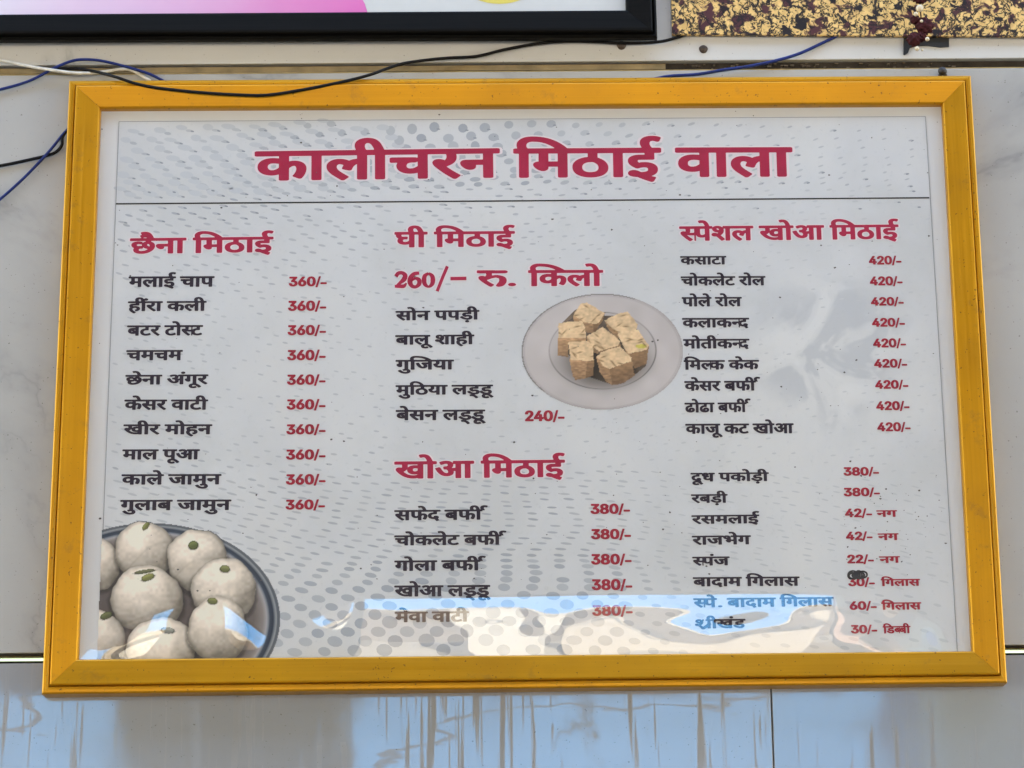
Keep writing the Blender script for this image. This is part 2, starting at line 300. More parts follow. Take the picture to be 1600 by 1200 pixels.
'फ': '653 633 528 633 528 556 528 478 528 401 548 419 568 433 590 443 613 453 637 458 664 458 714 458 754 442 786 411 817 379 833 334 833 275 833 239 827 202 816 162 804 122 785 83 758 45 731 61 703 76 675 92 695 116 710 145 723 177 735 209 741 241 741 272 741 308 733 335 718 353 703 370 682 379 655 379 614 379 572 351 528 295 528 197 528 98 528 0 497 0 466 0 435 0 435 74 435 148 435 222 417 207 396 195 371 184 347 173 318 168 285 168 254 168 227 173 202 184 178 195 158 209 144 226 124 249 111 273 103 300 95 328 91 363 91 407 91 482 91 558 91 633 61 633 30 633 0 633 0 660 0 687 0 715 301 715 602 715 903 715 903 687 903 660 903 633 778 633|268 633 184 633 184 560 184 487 184 414 184 371 186 341 191 323 195 304 204 289 216 276 231 258 254 249 285 249 316 249 344 256 369 269 393 282 415 299 435 319 435 424 435 528 435 633 352 633',
'ब': '672 660 672 633 633 633 593 633 554 633 554 422 554 211 554 0 523 0 492 0 461 0 461 63 461 126 461 190 440 176 415 163 385 152 356 141 320 136 277 136 234 136 195 144 161 160 127 176 101 198 82 227 62 256 53 289 53 329 53 394 76 445 122 480 169 515 229 533 304 533 315 533 328 532 343 531 359 530 374 529 389 527 404 526 415 524 424 522 422 495 419 469 417 442 402 445 384 448 365 450 346 453 327 454 308 454 293 454 278 453 264 450 316 386 368 322 419 257 434 268 448 280 461 294 461 407 461 520 461 633 307 633 154 633 0 633 0 660 0 687 0 715 224 715 448 715 672 715 672 687|146 372 146 330 146 290 159 260 184 241 210 221 241 211 278 211 292 211 305 213 318 215 330 217 342 220 354 224 300 291 247 358 193 425 162 404',
'भ': '160 726 200 726 228 726 253 722 276 714 298 706 317 692 334 673 348 659 359 638 368 612 377 586 381 549 381 502 381 458 381 413 381 369 458 369 535 369 612 369 612 457 612 545 612 633 562 633 512 633 462 633 462 660 462 687 462 715 582 715 703 715 824 715 824 687 824 660 824 633 784 633 745 633 705 633 705 422 705 211 705 0 674 0 643 0 612 0 612 96 612 191 612 287 535 287 458 287 381 287 381 273 381 259 381 245 381 219 376 201 365 190 354 179 340 173 325 173 311 173 295 178 279 188 263 197 248 210 234 225 221 240 209 255 201 272 193 289 188 305 188 319 188 333 194 345 204 354 214 364 232 369 257 369 268 369 280 369 291 369 291 409 291 449 291 489 291 525 289 553 285 572 281 591 274 606 267 618 251 641 227 652 194 652 173 652 158 648 147 638 136 628 131 615 131 599 131 577 140 561 158 549 176 538 207 531 250 528 247 501 244 474 241 447 184 451 138 465 104 489 70 512 53 548 53 597 53 643 67 675 96 696 126 716',
'म': '624 633 585 633 585 422 585 211 585 0 554 0 523 0 492 0 492 96 492 191 492 287 407 287 322 287 238 287 238 273 238 259 238 245 238 219 232 201 221 190 210 179 197 173 183 173 168 173 153 178 137 188 121 197 106 210 92 225 78 240 67 255 58 272 49 289 45 305 45 319 45 333 50 345 60 354 71 364 89 369 115 369 125 369 135 369 145 369 145 457 145 545 145 633 96 633 48 633 0 633 0 660 0 687 0 715 234 715 469 715 703 715 703 687 703 660 703 633 664 633|492 545 492 633 407 633 322 633 238 633 238 545 238 457 238 369 322 369 407 369 492 369 492 457',
'य': '456 715 684 715 684 687 684 660 684 633 644 633 604 633 564 633 564 422 564 211 564 0 533 0 502 0 471 0 471 69 471 137 471 206 450 192 424 179 394 168 364 157 330 152 291 152 222 152 166 175 123 221 81 267 54 329 44 406 91 415 126 429 149 447 172 465 184 491 184 525 184 546 179 566 171 585 162 603 152 619 141 633 94 633 47 633 0 633 0 660 0 687 0 715 228 715|233 373 148 346 164 308 183 280 206 261 230 243 260 233 298 233 336 233 369 241 397 257 426 273 450 293 471 315 471 421 471 527 471 633 395 633 319 633 242 633 265 593 276 553 276 511 276 428',
'र': '405 86 454 48 433 28 412 7 392 -14 347 24 304 62 264 100 224 138 189 174 159 208 128 242 103 270 86 294 69 318 58 337 53 350 48 364 46 378 46 391 46 405 52 419 63 432 75 445 93 451 119 451 139 451 155 447 169 438 184 429 196 417 208 401 238 416 260 435 273 458 287 481 294 508 294 538 294 555 292 573 288 590 285 607 280 621 275 633 183 633 92 633 0 633 0 660 0 687 0 715 162 715 325 715 487 715 487 687 487 660 487 633 447 633 407 633 368 633 380 606 386 571 386 526 386 484 378 448 361 419 344 390 321 365 292 345 263 325 229 307 192 292 226 252 266 211 312 168 357 126',
'ल': '195 633 0 633 0 660 0 687 0 715 265 715 531 715 796 715 796 687 796 660 796 633 756 633 716 633 677 633 677 422 677 211 677 0 646 0 615 0 584 0 584 136 584 272 584 408 579 409 574 409 567 409 549 409 530 404 511 395 492 386 474 369 456 345 438 321 423 286 409 239 379 248 350 257 321 267 330 302 342 333 357 360 339 373 321 384 302 393 284 401 263 406 240 406 209 406 186 397 169 379 153 361 145 339 145 311 145 282 153 254 169 228 186 202 210 174 241 145 273 117 311 83 355 46 334 26 314 6 293 -14 249 25 208 61 171 96 134 131 105 166 84 202 62 237 52 275 52 316 52 357 61 390 80 415 99 441 122 460 150 472 179 483 207 489 234 489 268 489 299 484 327 473 355 462 381 446 407 425 451 468 507 489 573 489 577 489 581 489 584 489 584 537 584 585 584 633 389 633',
'व': '656 660 656 633 616 633 576 633 536 633 536 422 536 211 536 0 506 0 475 0 445 0 445 63 445 126 445 190 425 176 400 163 372 152 343 141 308 136 268 136 226 136 190 144 157 160 125 176 100 198 81 227 62 256 53 289 53 329 53 394 75 445 119 480 163 515 221 533 293 533 303 533 315 532 330 531 345 530 360 529 374 527 388 526 399 524 407 522 405 494 403 466 401 438 386 441 370 443 352 446 333 448 315 449 298 449 250 449 213 439 186 418 159 397 146 368 146 330 146 291 158 262 182 244 206 225 235 216 270 216 310 216 344 225 373 242 401 259 425 278 445 299 445 410 445 522 445 633 296 633 148 633 0 633 0 660 0 687 0 715 219 715 437 715 656 715 656 687',
'श': '163 217 140 217 113 217 91 224 73 237 55 251 46 269 46 293 46 315 53 332 67 343 80 355 98 361 119 361 133 361 148 358 163 352 177 346 196 335 219 317 258 329 289 352 314 385 338 418 350 459 350 509 350 552 339 586 316 612 294 637 265 650 229 650 205 650 187 645 176 635 164 624 159 610 159 593 159 581 162 569 169 555 177 542 191 531 213 522 235 512 267 507 310 505 304 479 297 452 291 425 219 430 165 448 129 480 94 511 76 549 76 594 76 633 89 665 117 689 144 714 183 726 234 726 270 726 304 718 335 701 367 685 392 660 412 628 431 595 441 554 441 505 441 453 428 404 401 359 375 314 339 279 292 254 326 224 360 191 392 155 424 118 452 83 476 49 451 33 427 16 402 -1 363 54 328 99 296 135 264 171 234 200 206 223 185 219|719 633 679 633 679 422 679 211 679 0 648 0 617 0 586 0 586 211 586 422 586 633 552 633 518 633 484 633 484 660 484 687 484 715 589 715 693 715 798 715 798 687 798 660 798 633 759 633',
'स': '714 633 674 633 674 422 674 211 674 0 643 0 612 0 581 0 581 102 581 204 581 306 559 299 537 294 515 292 492 289 466 288 437 288 404 288 370 291 335 297 299 303 269 310 244 318 228 308 211 299 192 291 223 251 260 210 303 168 345 126 390 86 437 48 416 28 395 7 374 -14 332 24 291 62 253 100 215 138 182 174 153 208 124 242 101 270 84 294 67 318 56 337 52 350 48 364 46 378 46 391 46 405 52 419 63 432 75 445 93 451 119 451 139 451 155 447 169 438 184 429 196 417 208 402 224 417 235 435 241 458 246 480 249 503 249 526 249 549 248 570 244 588 241 607 236 621 231 633 154 633 77 633 0 633 0 660 0 687 0 715 265 715 529 715 794 715 794 687 794 660 794 633 754 633|382 370 424 370 454 370 481 371 505 374 530 378 555 383 581 389 581 471 581 552 581 633 495 633 409 633 323 633 328 620 333 605 337 587 340 569 342 549 342 526 342 494 339 466 331 442 324 419 314 399 301 383 341 374',
'ह': '379 54 369 79 396 88 419 99 437 113 454 126 463 146 463 170 463 199 452 222 430 238 407 255 371 263 322 263 269 263 228 252 200 230 173 209 159 179 159 142 159 119 163 96 172 74 181 51 199 27 226 -1 253 -28 293 -62 347 -102 326 -123 306 -143 285 -163 215 -109 161 -58 123 -10 86 37 67 90 67 149 67 178 73 204 84 227 96 249 112 269 132 285 118 299 105 316 95 335 84 355 79 378 79 404 79 426 83 444 91 460 98 475 109 488 122 497 139 510 159 520 182 526 205 531 232 534 263 534 314 534 364 534 415 534 415 567 415 600 415 633 276 633 138 633 0 633 0 660 0 687 0 715 209 715 418 715 627 715 627 687 627 660 627 633 587 633 548 633 508 633 508 573 508 513 508 453 427 453 345 453 264 453 240 453 224 451 214 449 204 447 195 443 188 438 177 428 171 415 171 399 171 383 175 370 183 358 190 346 200 335 210 326 246 339 285 345 326 345 379 345 422 337 455 321 489 304 513 284 529 258 545 232 553 205 553 176 553 131 540 95 513 65 487 36 450 15 400 2 389 28',
'अ': '540 276 540 250 540 197 522 157 488 131 453 105 410 92 358 92 293 92 234 116 183 165 131 214 82 296 33 409 61 419 88 429 115 439 148 358 183 294 222 246 260 199 303 176 350 176 379 176 403 182 422 196 440 209 449 231 449 261 449 289 441 314 426 337 410 359 390 379 365 399 345 395 322 392 299 392 297 419 295 445 293 472 345 474 382 483 404 500 426 517 437 539 437 567 437 595 428 615 410 627 392 639 371 646 347 646 319 646 293 642 270 634 247 626 222 616 196 603 187 630 177 656 168 682 188 693 212 703 242 712 271 721 305 726 342 726 402 726 448 711 480 681 511 651 527 614 527 569 527 509 502 463 450 431 459 423 466 415 473 408 502 404 531 402 558 402 583 402 605 403 624 406 643 408 662 412 682 417 682 489 682 561 682 633 654 633 626 633 599 633 599 660 599 687 599 715 697 715 796 715 895 715 895 687 895 660 895 633 855 633 815 633 775 633 775 422 775 211 775 0 744 0 713 0 682 0 682 111 682 222 682 333 664 329 646 325 628 323 611 321 592 321 572 321 559 321 543 322 523 324 534 301',
'आ': '540 276 540 250 540 197 522 157 488 131 453 105 410 92 358 92 293 92 234 116 183 165 131 214 82 296 33 409 61 419 88 429 115 439 148 358 183 294 222 246 260 199 303 176 350 176 379 176 403 182 422 196 440 209 449 231 449 261 449 289 441 314 426 337 410 359 390 379 365 399 345 395 322 392 299 392 297 419 295 445 293 472 345 474 382 483 404 500 426 517 437 539 437 567 437 595 428 615 410 627 392 639 371 646 347 646 319 646 293 642 270 634 247 626 222 616 196 603 187 630 177 656 168 682 188 693 212 703 242 712 271 721 305 726 342 726 402 726 448 711 480 681 511 651 527 614 527 569 527 509 502 463 450 431 459 423 466 415 473 408 502 404 531 402 558 402 583 402 605 403 624 406 643 408 662 412 682 417 682 489 682 561 682 633 654 633 626 633 599 633 599 660 599 687 599 715 796 715 994 715 1192 715 1192 687 1192 660 1192 633 1153 633 1113 633 1073 633 1073 422 1073 211 1073 0 1042 0 1011 0 980 0 980 211 980 422 980 633 912 633 844 633 775 633 775 422 775 211 775 0 744 0 713 0 682 0 682 111 682 222 682 333 664 329 646 325 628 323 611 321 592 321 572 321 559 321 543 322 523 324 534 301',
'ई': '347 255 311 255 289 255 267 252 245 247 222 242 203 235 185 226 149 248 119 273 94 302 70 331 57 365 57 404 57 426 61 444 69 460 77 475 87 488 100 497 118 510 138 520 162 526 186 531 216 534 254 534 289 534 325 534 361 534 361 567 361 600 361 633 240 633 120 633 0 633 0 660 0 687 0 715 193 715 387 715 580 715 580 687 580 660 580 633 538 633 496 633 454 633 454 573 454 513 454 453 383 453 313 453 242 453 219 453 202 451 192 449 182 447 173 443 167 438 155 428 149 415 149 399 149 380 155 365 165 352 176 339 188 328 200 318 235 331 274 338 316 338 373 338 420 323 457 295 495 266 513 227 513 177 513 127 498 88 466 59 434 30 389 12 332 5 354 -5 377 -13 401 -22 426 -30 451 -38 477 -46 464 -73 451 -100 439 -126 395 -106 353 -86 314 -64 274 -42 237 -20 202 1 157 3 121 10 95 21 68 32 55 50 55 75 55 92 60 105 71 117 81 128 96 133 116 133 131 133 147 129 164 121 180 113 200 100 223 80 234 79 243 78 252 78 305 78 347 86 376 102 406 117 420 142 420 176 420 201 411 221 392 234 374 248|368 706 337 706 321 733 307 761 296 790 285 819 279 848 279 875 279 927 296 965 330 991 364 1016 407 1029 457 1029 482 1029 504 1027 525 1022 546 1017 564 1010 579 1002 571 976 562 951 554 926 541 933 527 939 512 943 498 948 482 950 465 950 435 950 411 941 395 924 379 907 371 885 371 858 371 833 376 808 387 784 397 760 412 734 431 706 399 706',
'ं': '-213 868 -213 887 -213 905 -206 921 -194 934 -181 947 -166 953 -149 953 -132 953 -117 947 -105 934 -92 921 -86 905 -86 887 -86 868 -92 853 -105 840 -117 827 -132 820 -149 820 -166 820 -181 827 -194 840 -206 853',
'ा': '235 633 195 633 195 422 195 211 195 0 164 0 133 0 102 0 102 211 102 422 102 633 68 633 34 633 0 633 0 660 0 687 0 715 105 715 209 715 314 715 314 687 314 660 314 633 274 633',
'ि': '102 422 102 633 68 633 34 633 0 633 0 660 0 687 0 715 31 715 61 715 92 715 83 731 75 749 70 769 64 788 61 809 61 832 61 891 83 939 128 975 172 1011 231 1029 306 1029 414 1029 509 1000 593 941 676 883 748 805 809 706 777 706 744 706 712 706 595 867 466 947 325 947 271 947 230 935 199 913 169 890 154 859 154 820 154 797 158 777 165 760 172 743 180 728 190 715 231 715 272 715 314 715 314 687 314 660 314 633 274 633 235 633 195 633 195 422 195 211 195 0 164 0 133 0 102 0 102 211',
'ी': '-182 706 -213 706 -226 733 -235 759 -242 783 -249 808 -253 833 -253 859 -253 909 -237 950 -204 982 -172 1013 -128 1029 -70 1029 -24 1029 14 1018 45 997 75 975 102 941 124 894 146 848 167 788 187 715 229 715 271 715 314 715 314 687 314 660 314 633 274 633 235 633 195 633 195 422 195 211 195 0 164 0 133 0 102 0 102 211 102 422 102 633 68 633 34 633 0 633 0 660 0 687 0 715 33 715 67 715 100 715 78 794 56 853 33 891 9 929 -23 948 -65 948 -96 948 -119 938 -136 920 -152 901 -160 875 -160 842 -160 816 -156 792 -148 771 -141 750 -131 729 -121 706 -151 706',
'ु': '-275 -39 -285 -14 -244 4 -201 13 -156 13 -99 13 -54 -2 -22 -32 9 -61 25 -100 25 -148 25 -195 7 -233 -28 -263 -64 -293 -114 -308 -180 -308 -255 -308 -319 -290 -373 -255 -427 -220 -477 -173 -523 -115 -499 -98 -476 -82 -453 -65 -423 -102 -394 -132 -368 -156 -341 -180 -312 -197 -282 -209 -252 -220 -218 -225 -180 -225 -99 -225 -59 -197 -59 -140 -59 -115 -68 -96 -87 -84 -105 -72 -127 -65 -150 -65 -171 -65 -190 -68 -206 -72 -223 -76 -239 -82 -255 -91 -265 -65',
'ू': '-82 -255 -72 -281 -92 -289 -112 -295 -134 -300 -156 -305 -177 -308 -199 -308 -256 -308 -301 -293 -334 -262 -366 -232 -383 -193 -383 -145 -383 -101 -365 -64 -330 -33 -294 -3 -247 13 -186 13 -129 13 -78 2 -36 -20 7 -41 45 -69 78 -104 111 -139 141 -177 167 -217 143 -232 119 -247 95 -262 54 -198 12 -150 -31 -116 -74 -82 -123 -65 -179 -65 -218 -65 -248 -73 -268 -88 -288 -103 -298 -123 -298 -147 -298 -176 -288 -196 -269 -208 -250 -219 -228 -225 -204 -225 -184 -225 -165 -223 -149 -219 -133 -215 -117 -209 -101 -201 -92 -228',
'े': '-165 706 -194 706 -210 767 -226 815 -242 850 -258 884 -275 909 -294 924 -313 938 -336 945 -362 945 -379 945 -394 944 -407 940 -420 937 -432 933 -442 929 -451 957 -461 985 -470 1013 -440 1024 -405 1029 -365 1029 -324 1029 -288 1020 -258 1000 -228 980 -200 947 -176 900 -152 853 -129 788 -108 706 -137 706',
'ै': '-173 706 -206 706 -226 737 -245 760 -262 774 -280 788 -297 797 -313 801 -330 805 -348 808 -368 808 -383 808 -399 805 -415 801 -431 796 -446 790 -462 783 -472 810 -482 836 -492 863 -474 870 -456 877 -437 881 -417 886 -397 888 -374 888 -340 888 -309 880 -283 863 -256 847 -233 824 -215 795 -213 796 -212 796 -210 797 -226 837 -240 868 -255 890 -270 912 -285 927 -302 936 -319 945 -339 950 -363 950 -381 950 -397 948 -409 945 -421 942 -433 939 -443 934 -452 960 -461 987 -470 1013 -440 1024 -405 1029 -365 1029 -324 1029 -288 1020 -258 1000 -228 980 -200 947 -176 900 -152 853 -129 788 -108 706 -141 706',
'्': '-201 -79 -206 -51 -188 -47 -170 -45 -150 -45 -98 -45 -53 -55 -14 -74 24 -94 59 -120 89 -153 119 -186 147 -222 173 -261 152 -276 130 -292 108 -308 70 -247 31 -202 -7 -173 -46 -144 -92 -130 -144 -130 -153 -130 -161 -130 -169 -132 -177 -133 -185 -134 -192 -136 -196 -107',
'़': '-388 -173 -388 -154 -388 -136 -382 -120 -369 -107 -357 -94 -342 -87 -325 -87 -307 -87 -293 -94 -280 -107 -268 -120 -262 -136 -262 -154 -262 -173 -268 -189 -280 -202 -293 -214 -307 -221 -325 -221 -342 -221 -357 -214 -369 -202 -382 -189',
'ो': '235 633 195 633 195 422 195 211 195 0 164 0 133 0 102 0 102 211 102 422 102 633 68 633 34 633 0 633 0 660 0 687 0 715 105 715 209 715 314 715 314 687 314 660 314 633 274 633|132 706 103 706 87 767 71 815 56 850 40 884 23 909 3 924 -16 938 -38 945 -64 945 -81 945 -96 944 -109 940 -122 937 -134 933 -145 929 -154 957 -163 985 -172 1013 -142 1024 -108 1029 -68 1029 -26 1029 9 1020 40 1000 70 980 97 947 121 900 145 853 168 788 190 706 161 706',
'n0': '529 -14 453 -14 378 -14 313 7 260 48 206 89 166 149 138 227 110 305 96 398 96 508 96 618 110 712 138 790 167 868 208 928 261 969 314 1010 378 1031 453 1031 529 1031 593 1010 646 969 699 928 740 868 768 790 796 712 811 618 811 508 811 398 797 305 769 227 741 149 700 89 647 48 593 7|403 99 453 99 503 99 545 115 580 147 615 180 642 226 660 287 679 348 688 422 688 508 688 595 679 669 660 730 642 791 615 838 580 870 545 903 503 919 453 919 403 919 361 903 326 870 291 838 265 791 246 730 228 669 219 595 219 508 219 422 228 348 246 287 265 226 291 180 326 147 361 115',
'n1': '363 0 153 0 153 36 153 73 153 109 363 109 572 109 782 109 782 73 782 36 782 0 572 0|500 1017 552 1017 552 678 552 339 552 0 509 0 467 0 425 0 425 299 425 598 425 897 423 897 421 897 419 897 336 836 254 776 172 716 172 762 172 808 172 854 247 908 322 963 397 1017 448 1017',
'n2': '345 0 128 0 128 32 128 63 128 95 241 216 355 337 468 457 507 498 539 534 564 565 590 596 609 625 621 653 634 681 640 711 640 743 640 779 632 811 615 837 598 864 575 884 546 898 517 912 484 919 447 919 408 919 373 911 344 895 316 879 293 856 278 827 262 798 254 763 254 724 213 724 172 724 131 724 131 785 145 838 172 885 200 931 238 967 286 992 334 1018 389 1031 450 1031 511 1031 565 1018 612 993 659 968 695 934 722 890 749 847 762 799 762 745 762 707 755 671 742 635 728 600 705 561 672 517 639 474 593 421 534 359 458 280 381 200 305 121 305 118 305 116 305 113 463 113 621 113 778 113 778 76 778 38 778 0 562 0',
'n3': '504 -14 436 -14 374 -14 317 -3 265 19 214 42 172 73 140 115 109 156 91 206 87 264 131 264 175 264 219 264 222 229 233 199 253 174 273 150 299 131 330 118 362 106 398 100 437 100 479 100 517 107 550 122 583 136 610 158 629 186 649 214 658 249 658 290 658 327 649 361 632 392 614 423 587 448 549 467 512 486 463 495 402 495 373 495 343 495 313 495 313 529 313 564 313 598 401 698 488 797 576 897 576 899 576 902 576 904 430 904 285 904 139 904 139 942 139 980 139 1017 341 1017 543 1017 745 1017 745 985 745 953 745 921 638 800 530 678 423 557 423 564 423 571 423 578 498 585 562 577 617 552 671 527 713 491 742 445 771 399 786 347 786 290 786 230 771 178 741 132 711 86 670 51 617 25 565 -1',
'n4': '328 211 79 211 79 246 79 282 79 317 217 550 356 784 494 1017 536 1017 579 1017 621 1017 487 789 352 560 217 332 217 330 217 327 217 325 420 325 623 325 826 325 826 287 826 249 826 211 577 211|604 0 563 0 563 81 563 162 563 242 563 259 563 276 563 292 563 407 563 521 563 635 604 635 645 635 686 635 686 423 686 212 686 0 645 0',
'n5': '508 -14 442 -14 382 -14 328 -2 280 22 232 46 194 79 166 120 137 162 122 208 119 261 161 261 203 261 244 261 247 230 258 202 276 178 294 154 318 134 347 121 375 107 407 100 442 100 483 100 520 109 552 129 585 148 610 175 628 209 646 243 656 281 656 324 656 368 646 407 627 442 608 477 582 504 549 524 516 544 478 554 436 554 402 554 368 548 335 537 302 525 276 510 256 492 216 496 175 501 135 505 154 676 173 847 192 1017 372 1017 552 1017 733 1017 733 980 733 942 733 904 589 904 445 904 301 904 290 804 279 703 268 603 269 603 271 603 272 603 295 623 322 638 355 650 388 661 422 667 459 667 505 667 548 659 588 642 627 625 661 601 690 571 719 540 741 504 758 462 774 421 782 376 782 326 782 261 767 202 738 151 708 100 668 60 617 30 566 1',
'n6': '516 -14 453 -14 389 -14 333 1 284 29 235 58 197 98 169 149 141 200 127 258 127 324 127 372 138 424 159 478 181 532 219 600 274 681 351 793 428 905 505 1017 551 1017 597 1017 644 1017 530 852 416 687 302 522 298 522 295 522 291 522 300 541 313 559 330 575 347 591 368 604 391 614 415 623 441 628 470 628 532 628 586 615 632 589 678 563 713 527 739 480 765 433 778 377 778 314 778 251 764 194 735 145 707 96 669 57 620 29 571 0|413 97 453 97 492 97 527 106 557 125 587 144 611 170 629 203 646 236 655 273 655 314 655 357 646 394 629 427 611 459 587 484 557 503 527 521 492 531 453 531 413 531 378 521 348 503 317 485 293 460 276 428 259 396 250 359 250 317 250 274 259 236 276 203 293 170 317 144 348 125 378 106',
'n7': '239 0 194 0 345 299 496 598 647 897 647 899 647 902 647 904 473 904 298 904 124 904 124 942 124 980 124 1017 343 1017 562 1017 781 1017 781 977 781 937 781 897 631 598 480 299 330 0 285 0',
'n8': '521 -14 453 -14 384 -14 323 -1 271 23 219 47 178 81 148 124 119 166 104 215 104 270 104 314 113 354 130 390 148 427 172 457 202 482 233 507 267 522 305 529 305 531 305 532 305 534 255 546 215 573 185 616 156 658 141 706 141 761 141 813 154 859 181 900 208 940 245 972 292 996 338 1019 392 1031 453 1031 512 1031 565 1019 612 996 659 972 696 940 723 900 750 859 763 813 763 761 763 706 748 658 719 616 689 574 650 546 601 534 601 532 601 531 601 529 638 522 672 507 702 482 733 457 757 427 775 390 793 354 802 314 802 270 802 215 787 166 757 124 727 81 686 47 634 23 581 -1|407 98 453 98 498 98 537 106 569 121 602 135 628 156 646 183 664 210 673 241 673 277 673 315 664 348 645 377 625 406 599 429 566 446 532 462 495 470 453 470 410 470 372 462 338 446 305 429 279 406 259 377 240 348 231 315 231 277 231 241 240 210 258 183 276 156 301 135 335 121 368 106|416 579 453 579 489 579 521 586 548 601 576 615 598 635 614 661 630 687 638 717 638 751 638 785 631 815 615 840 600 865 578 885 550 899 522 913 490 920 453 920 415 920 383 913 355 899 327 885 305 865 289 840 273 815 266 785 266 751 266 717 273 687 289 661 305 635 327 615 355 601 384 586',
'n9': '390 1031 452 1031 515 1031 571 1017 620 988 669 959 708 920 736 869 764 818 778 759 778 694 778 645 767 594 745 539 724 485 685 418 630 337 554 224 477 112 401 0 354 0 307 0 261 0 375 165 489 330 603 495 607 495 611 495 615 495 605 476 592 458 575 442 558 426 537 413 513 404 490 394 464 389 436 389 374 389 320 402 274 428 228 454 192 491 166 538 140 585 127 640 127 703 127 767 141 823 169 873 198 922 236 961 285 989 334 1017|492 920 452 920 413 920 379 911 348 892 318 873 294 847 277 815 259 782 251 745 251 703 251 661 259 624 277 591 294 558 318 533 348 515 379 496 413 487 452 487 492 487 527 496 557 514 588 532 612 558 629 590 646 622 655 659 655 701 655 743 646 781 629 814 612 847 588 873 558 892 527 911',
'n/': '432 1065 470 1065 361 659 251 253 142 -153 104 -153 66 -153 29 -153 138 253 247 659 356 1065 394 1065',
'n-': '525 489 674 489 674 451 674 413 674 376 525 376 377 376 228 376 228 413 228 451 228 489 377 489',
'n.': '216 -9 191 -9 165 -9 144 0 126 18 108 36 99 57 99 82 99 107 108 129 126 147 144 165 165 173 191 173 216 173 238 165 255 147 273 129 282 107 282 82 282 57 273 36 255 18 238 0',
}

# ================================================================== SETTING: ground, the lane's far side
WALL_Y = 0.022
m_ground = simple('dusty_concrete', (0.19, 0.186, 0.18), 0.85, 0, 0.3, 0.25, 1.2)
tag(obj('ground', [(-60, -90, 0), (60, -90, 0), (60, 30, 0), (-60, 30, 0)], [[0, 1, 2, 3]], m_ground), kind='structure')

m_conc = simple('grey_concrete', (0.30, 0.29, 0.28), 0.8, 0, 0.3, 0.2, 1.5)
m_cream = simple('cream_plaster', (0.40, 0.355, 0.30), 0.8, 0, 0.3, 0.15, 0.8)
m_white = simple('white_plaster', (0.46, 0.445, 0.42), 0.8, 0, 0.3, 0.12, 0.9)
m_pink = simple('pink_plaster', (0.40, 0.28, 0.25), 0.8, 0, 0.3, 0.12, 0.9)
m_dark = simple('dark_opening', (0.05, 0.05, 0.05), 0.6)

shed = thing('lane_canopy', 'flat grey concrete canopy on piers across the lane, mirrored in the wall tiles', 'canopy', (0, -5.5, 0))
o_ = (0, -5.5, 0)
b = MB(); b.box((-9, -9, 3.49), (9, -1.0, 3.68)); b.box((-9, -9.08, 3.42), (9, -9.0, 3.74)); b.build('roof_slab', m_conc, shed, o_)
for x0, x1 in ((-1.72, -0.70), (-4.6, -4.1), (5.2, 5.8)):
    b = MB(); b.box((x0, -8.98, 0), (x1, -8.6, 3.488), bev=0.012); b.build('pier', m_conc, shed, o_)

def house(name, label, x0, x1, y, h, mat, depth=6, nwin=4, rows=1):
    t = thing(name, label, 'building', ((x0 + x1)/2, y, 0), 'buildings across the street'); o = ((x0 + x1)/2, y, 0)
    b = MB(); b.box((x0, y - depth, 0), (x1, y, h)); b.build('wall', mat, t, o)
    b = MB(); b.box((x0 - .1, y - depth - .1, h), (x1 + .1, y + .1, h + .22)); b.build('parapet', m_white, t, o)
    for r in range(rows):
        for i in range(nwin):
            cx = x0 + (i + 0.5) * (x1 - x0) / nwin; z = h - 1.0 - 1.6 * r
            b = MB(); b.box((cx - .45, y, z - 1.0), (cx + .45, y + .03, z), 0); b.box((cx - .52, y, z - 1.08), (cx + .52, y + .09, z - 1.0), 1)
            b.build('window', [m_dark, mat], t, o)
    return t
m_blue = simple('sky_blue_paint', (0.045, 0.27, 0.66), 0.7, 0, 0.3, 0.06, 0.8)
house('blue_house', 'tall sky blue painted building behind the low cream houses across the street', -8.6, 8.6, -36, 12.0, m_blue, 8, 0)
m_brown = simple('dark_brown_plaster', (0.13, 0.105, 0.085), 0.8, 0, 0.3, 0.25, 0.8)
m_green = simple('pale_green_plaster', (0.30, 0.37, 0.345), 0.8, 0, 0.3, 0.1, 0.8)
house('corner_house', 'tall pale green plastered house standing before the right end of the blue building', 6.15, 9.2, -33.5, 11, m_green, 2, 0)
m_blocker = simple('dark_blocker', (0.10, 0.07, 0.055), 0.85, 0, 0.3, 0.25, 0.8)  # for two unseen blocks added at the sides to cut low horizon light
house('light_blocker', 'tall dark block added out of view on the left to shut out low sky light', -34, -7, -24, 14, m_blocker, 8, 9, 7)
house('light_blocker', 'tall dark block added out of view on the right to shut out low sky light', 7, 34, -24, 14, m_blocker, 8, 9, 7)
house('shop_house', 'low cream plastered house with dark windows across the street', -6.9, -4.4, -31, 4.3, m_cream)
house('shop_house', 'low dark brown house between the cream and the pink house across the street', -4.1, 4.6, -31, 4.4, m_brown, 6, 5)
house('shop_house', 'low pink plastered house beside the dark house across the street', 5.0, 6.9, -31, 4.0, m_pink)
def masonry_block(name, label, cat, x0, x1, y, h, d, mat, cap=0.06):
    t = thing(name, label, cat, ((x0 + x1)/2, y, 0), 'garden walls and pillar across the street'); o = ((x0 + x1)/2, y, 0)
    b = MB(); b.box((x0, y - d, 0), (x1, y, h), bev=0.01); b.build('body', mat, t, o)
    b = MB(); b.box((x0 - cap, y - d - cap, h), (x1 + cap, y + cap, h + .12), bev=0.01); b.build('coping', mat, t, o)
masonry_block('gate_pillar', 'tall white gate pillar standing before the dark house across the street', 'pillar', -0.35, 0.45, -27, 4.0, 0.7, m_white)
masonry_block('boundary_wall', 'low cream boundary wall to the right of the white gate pillar', 'wall', 0.75, 3.4, -27, 2.1, 0.3, m_cream)
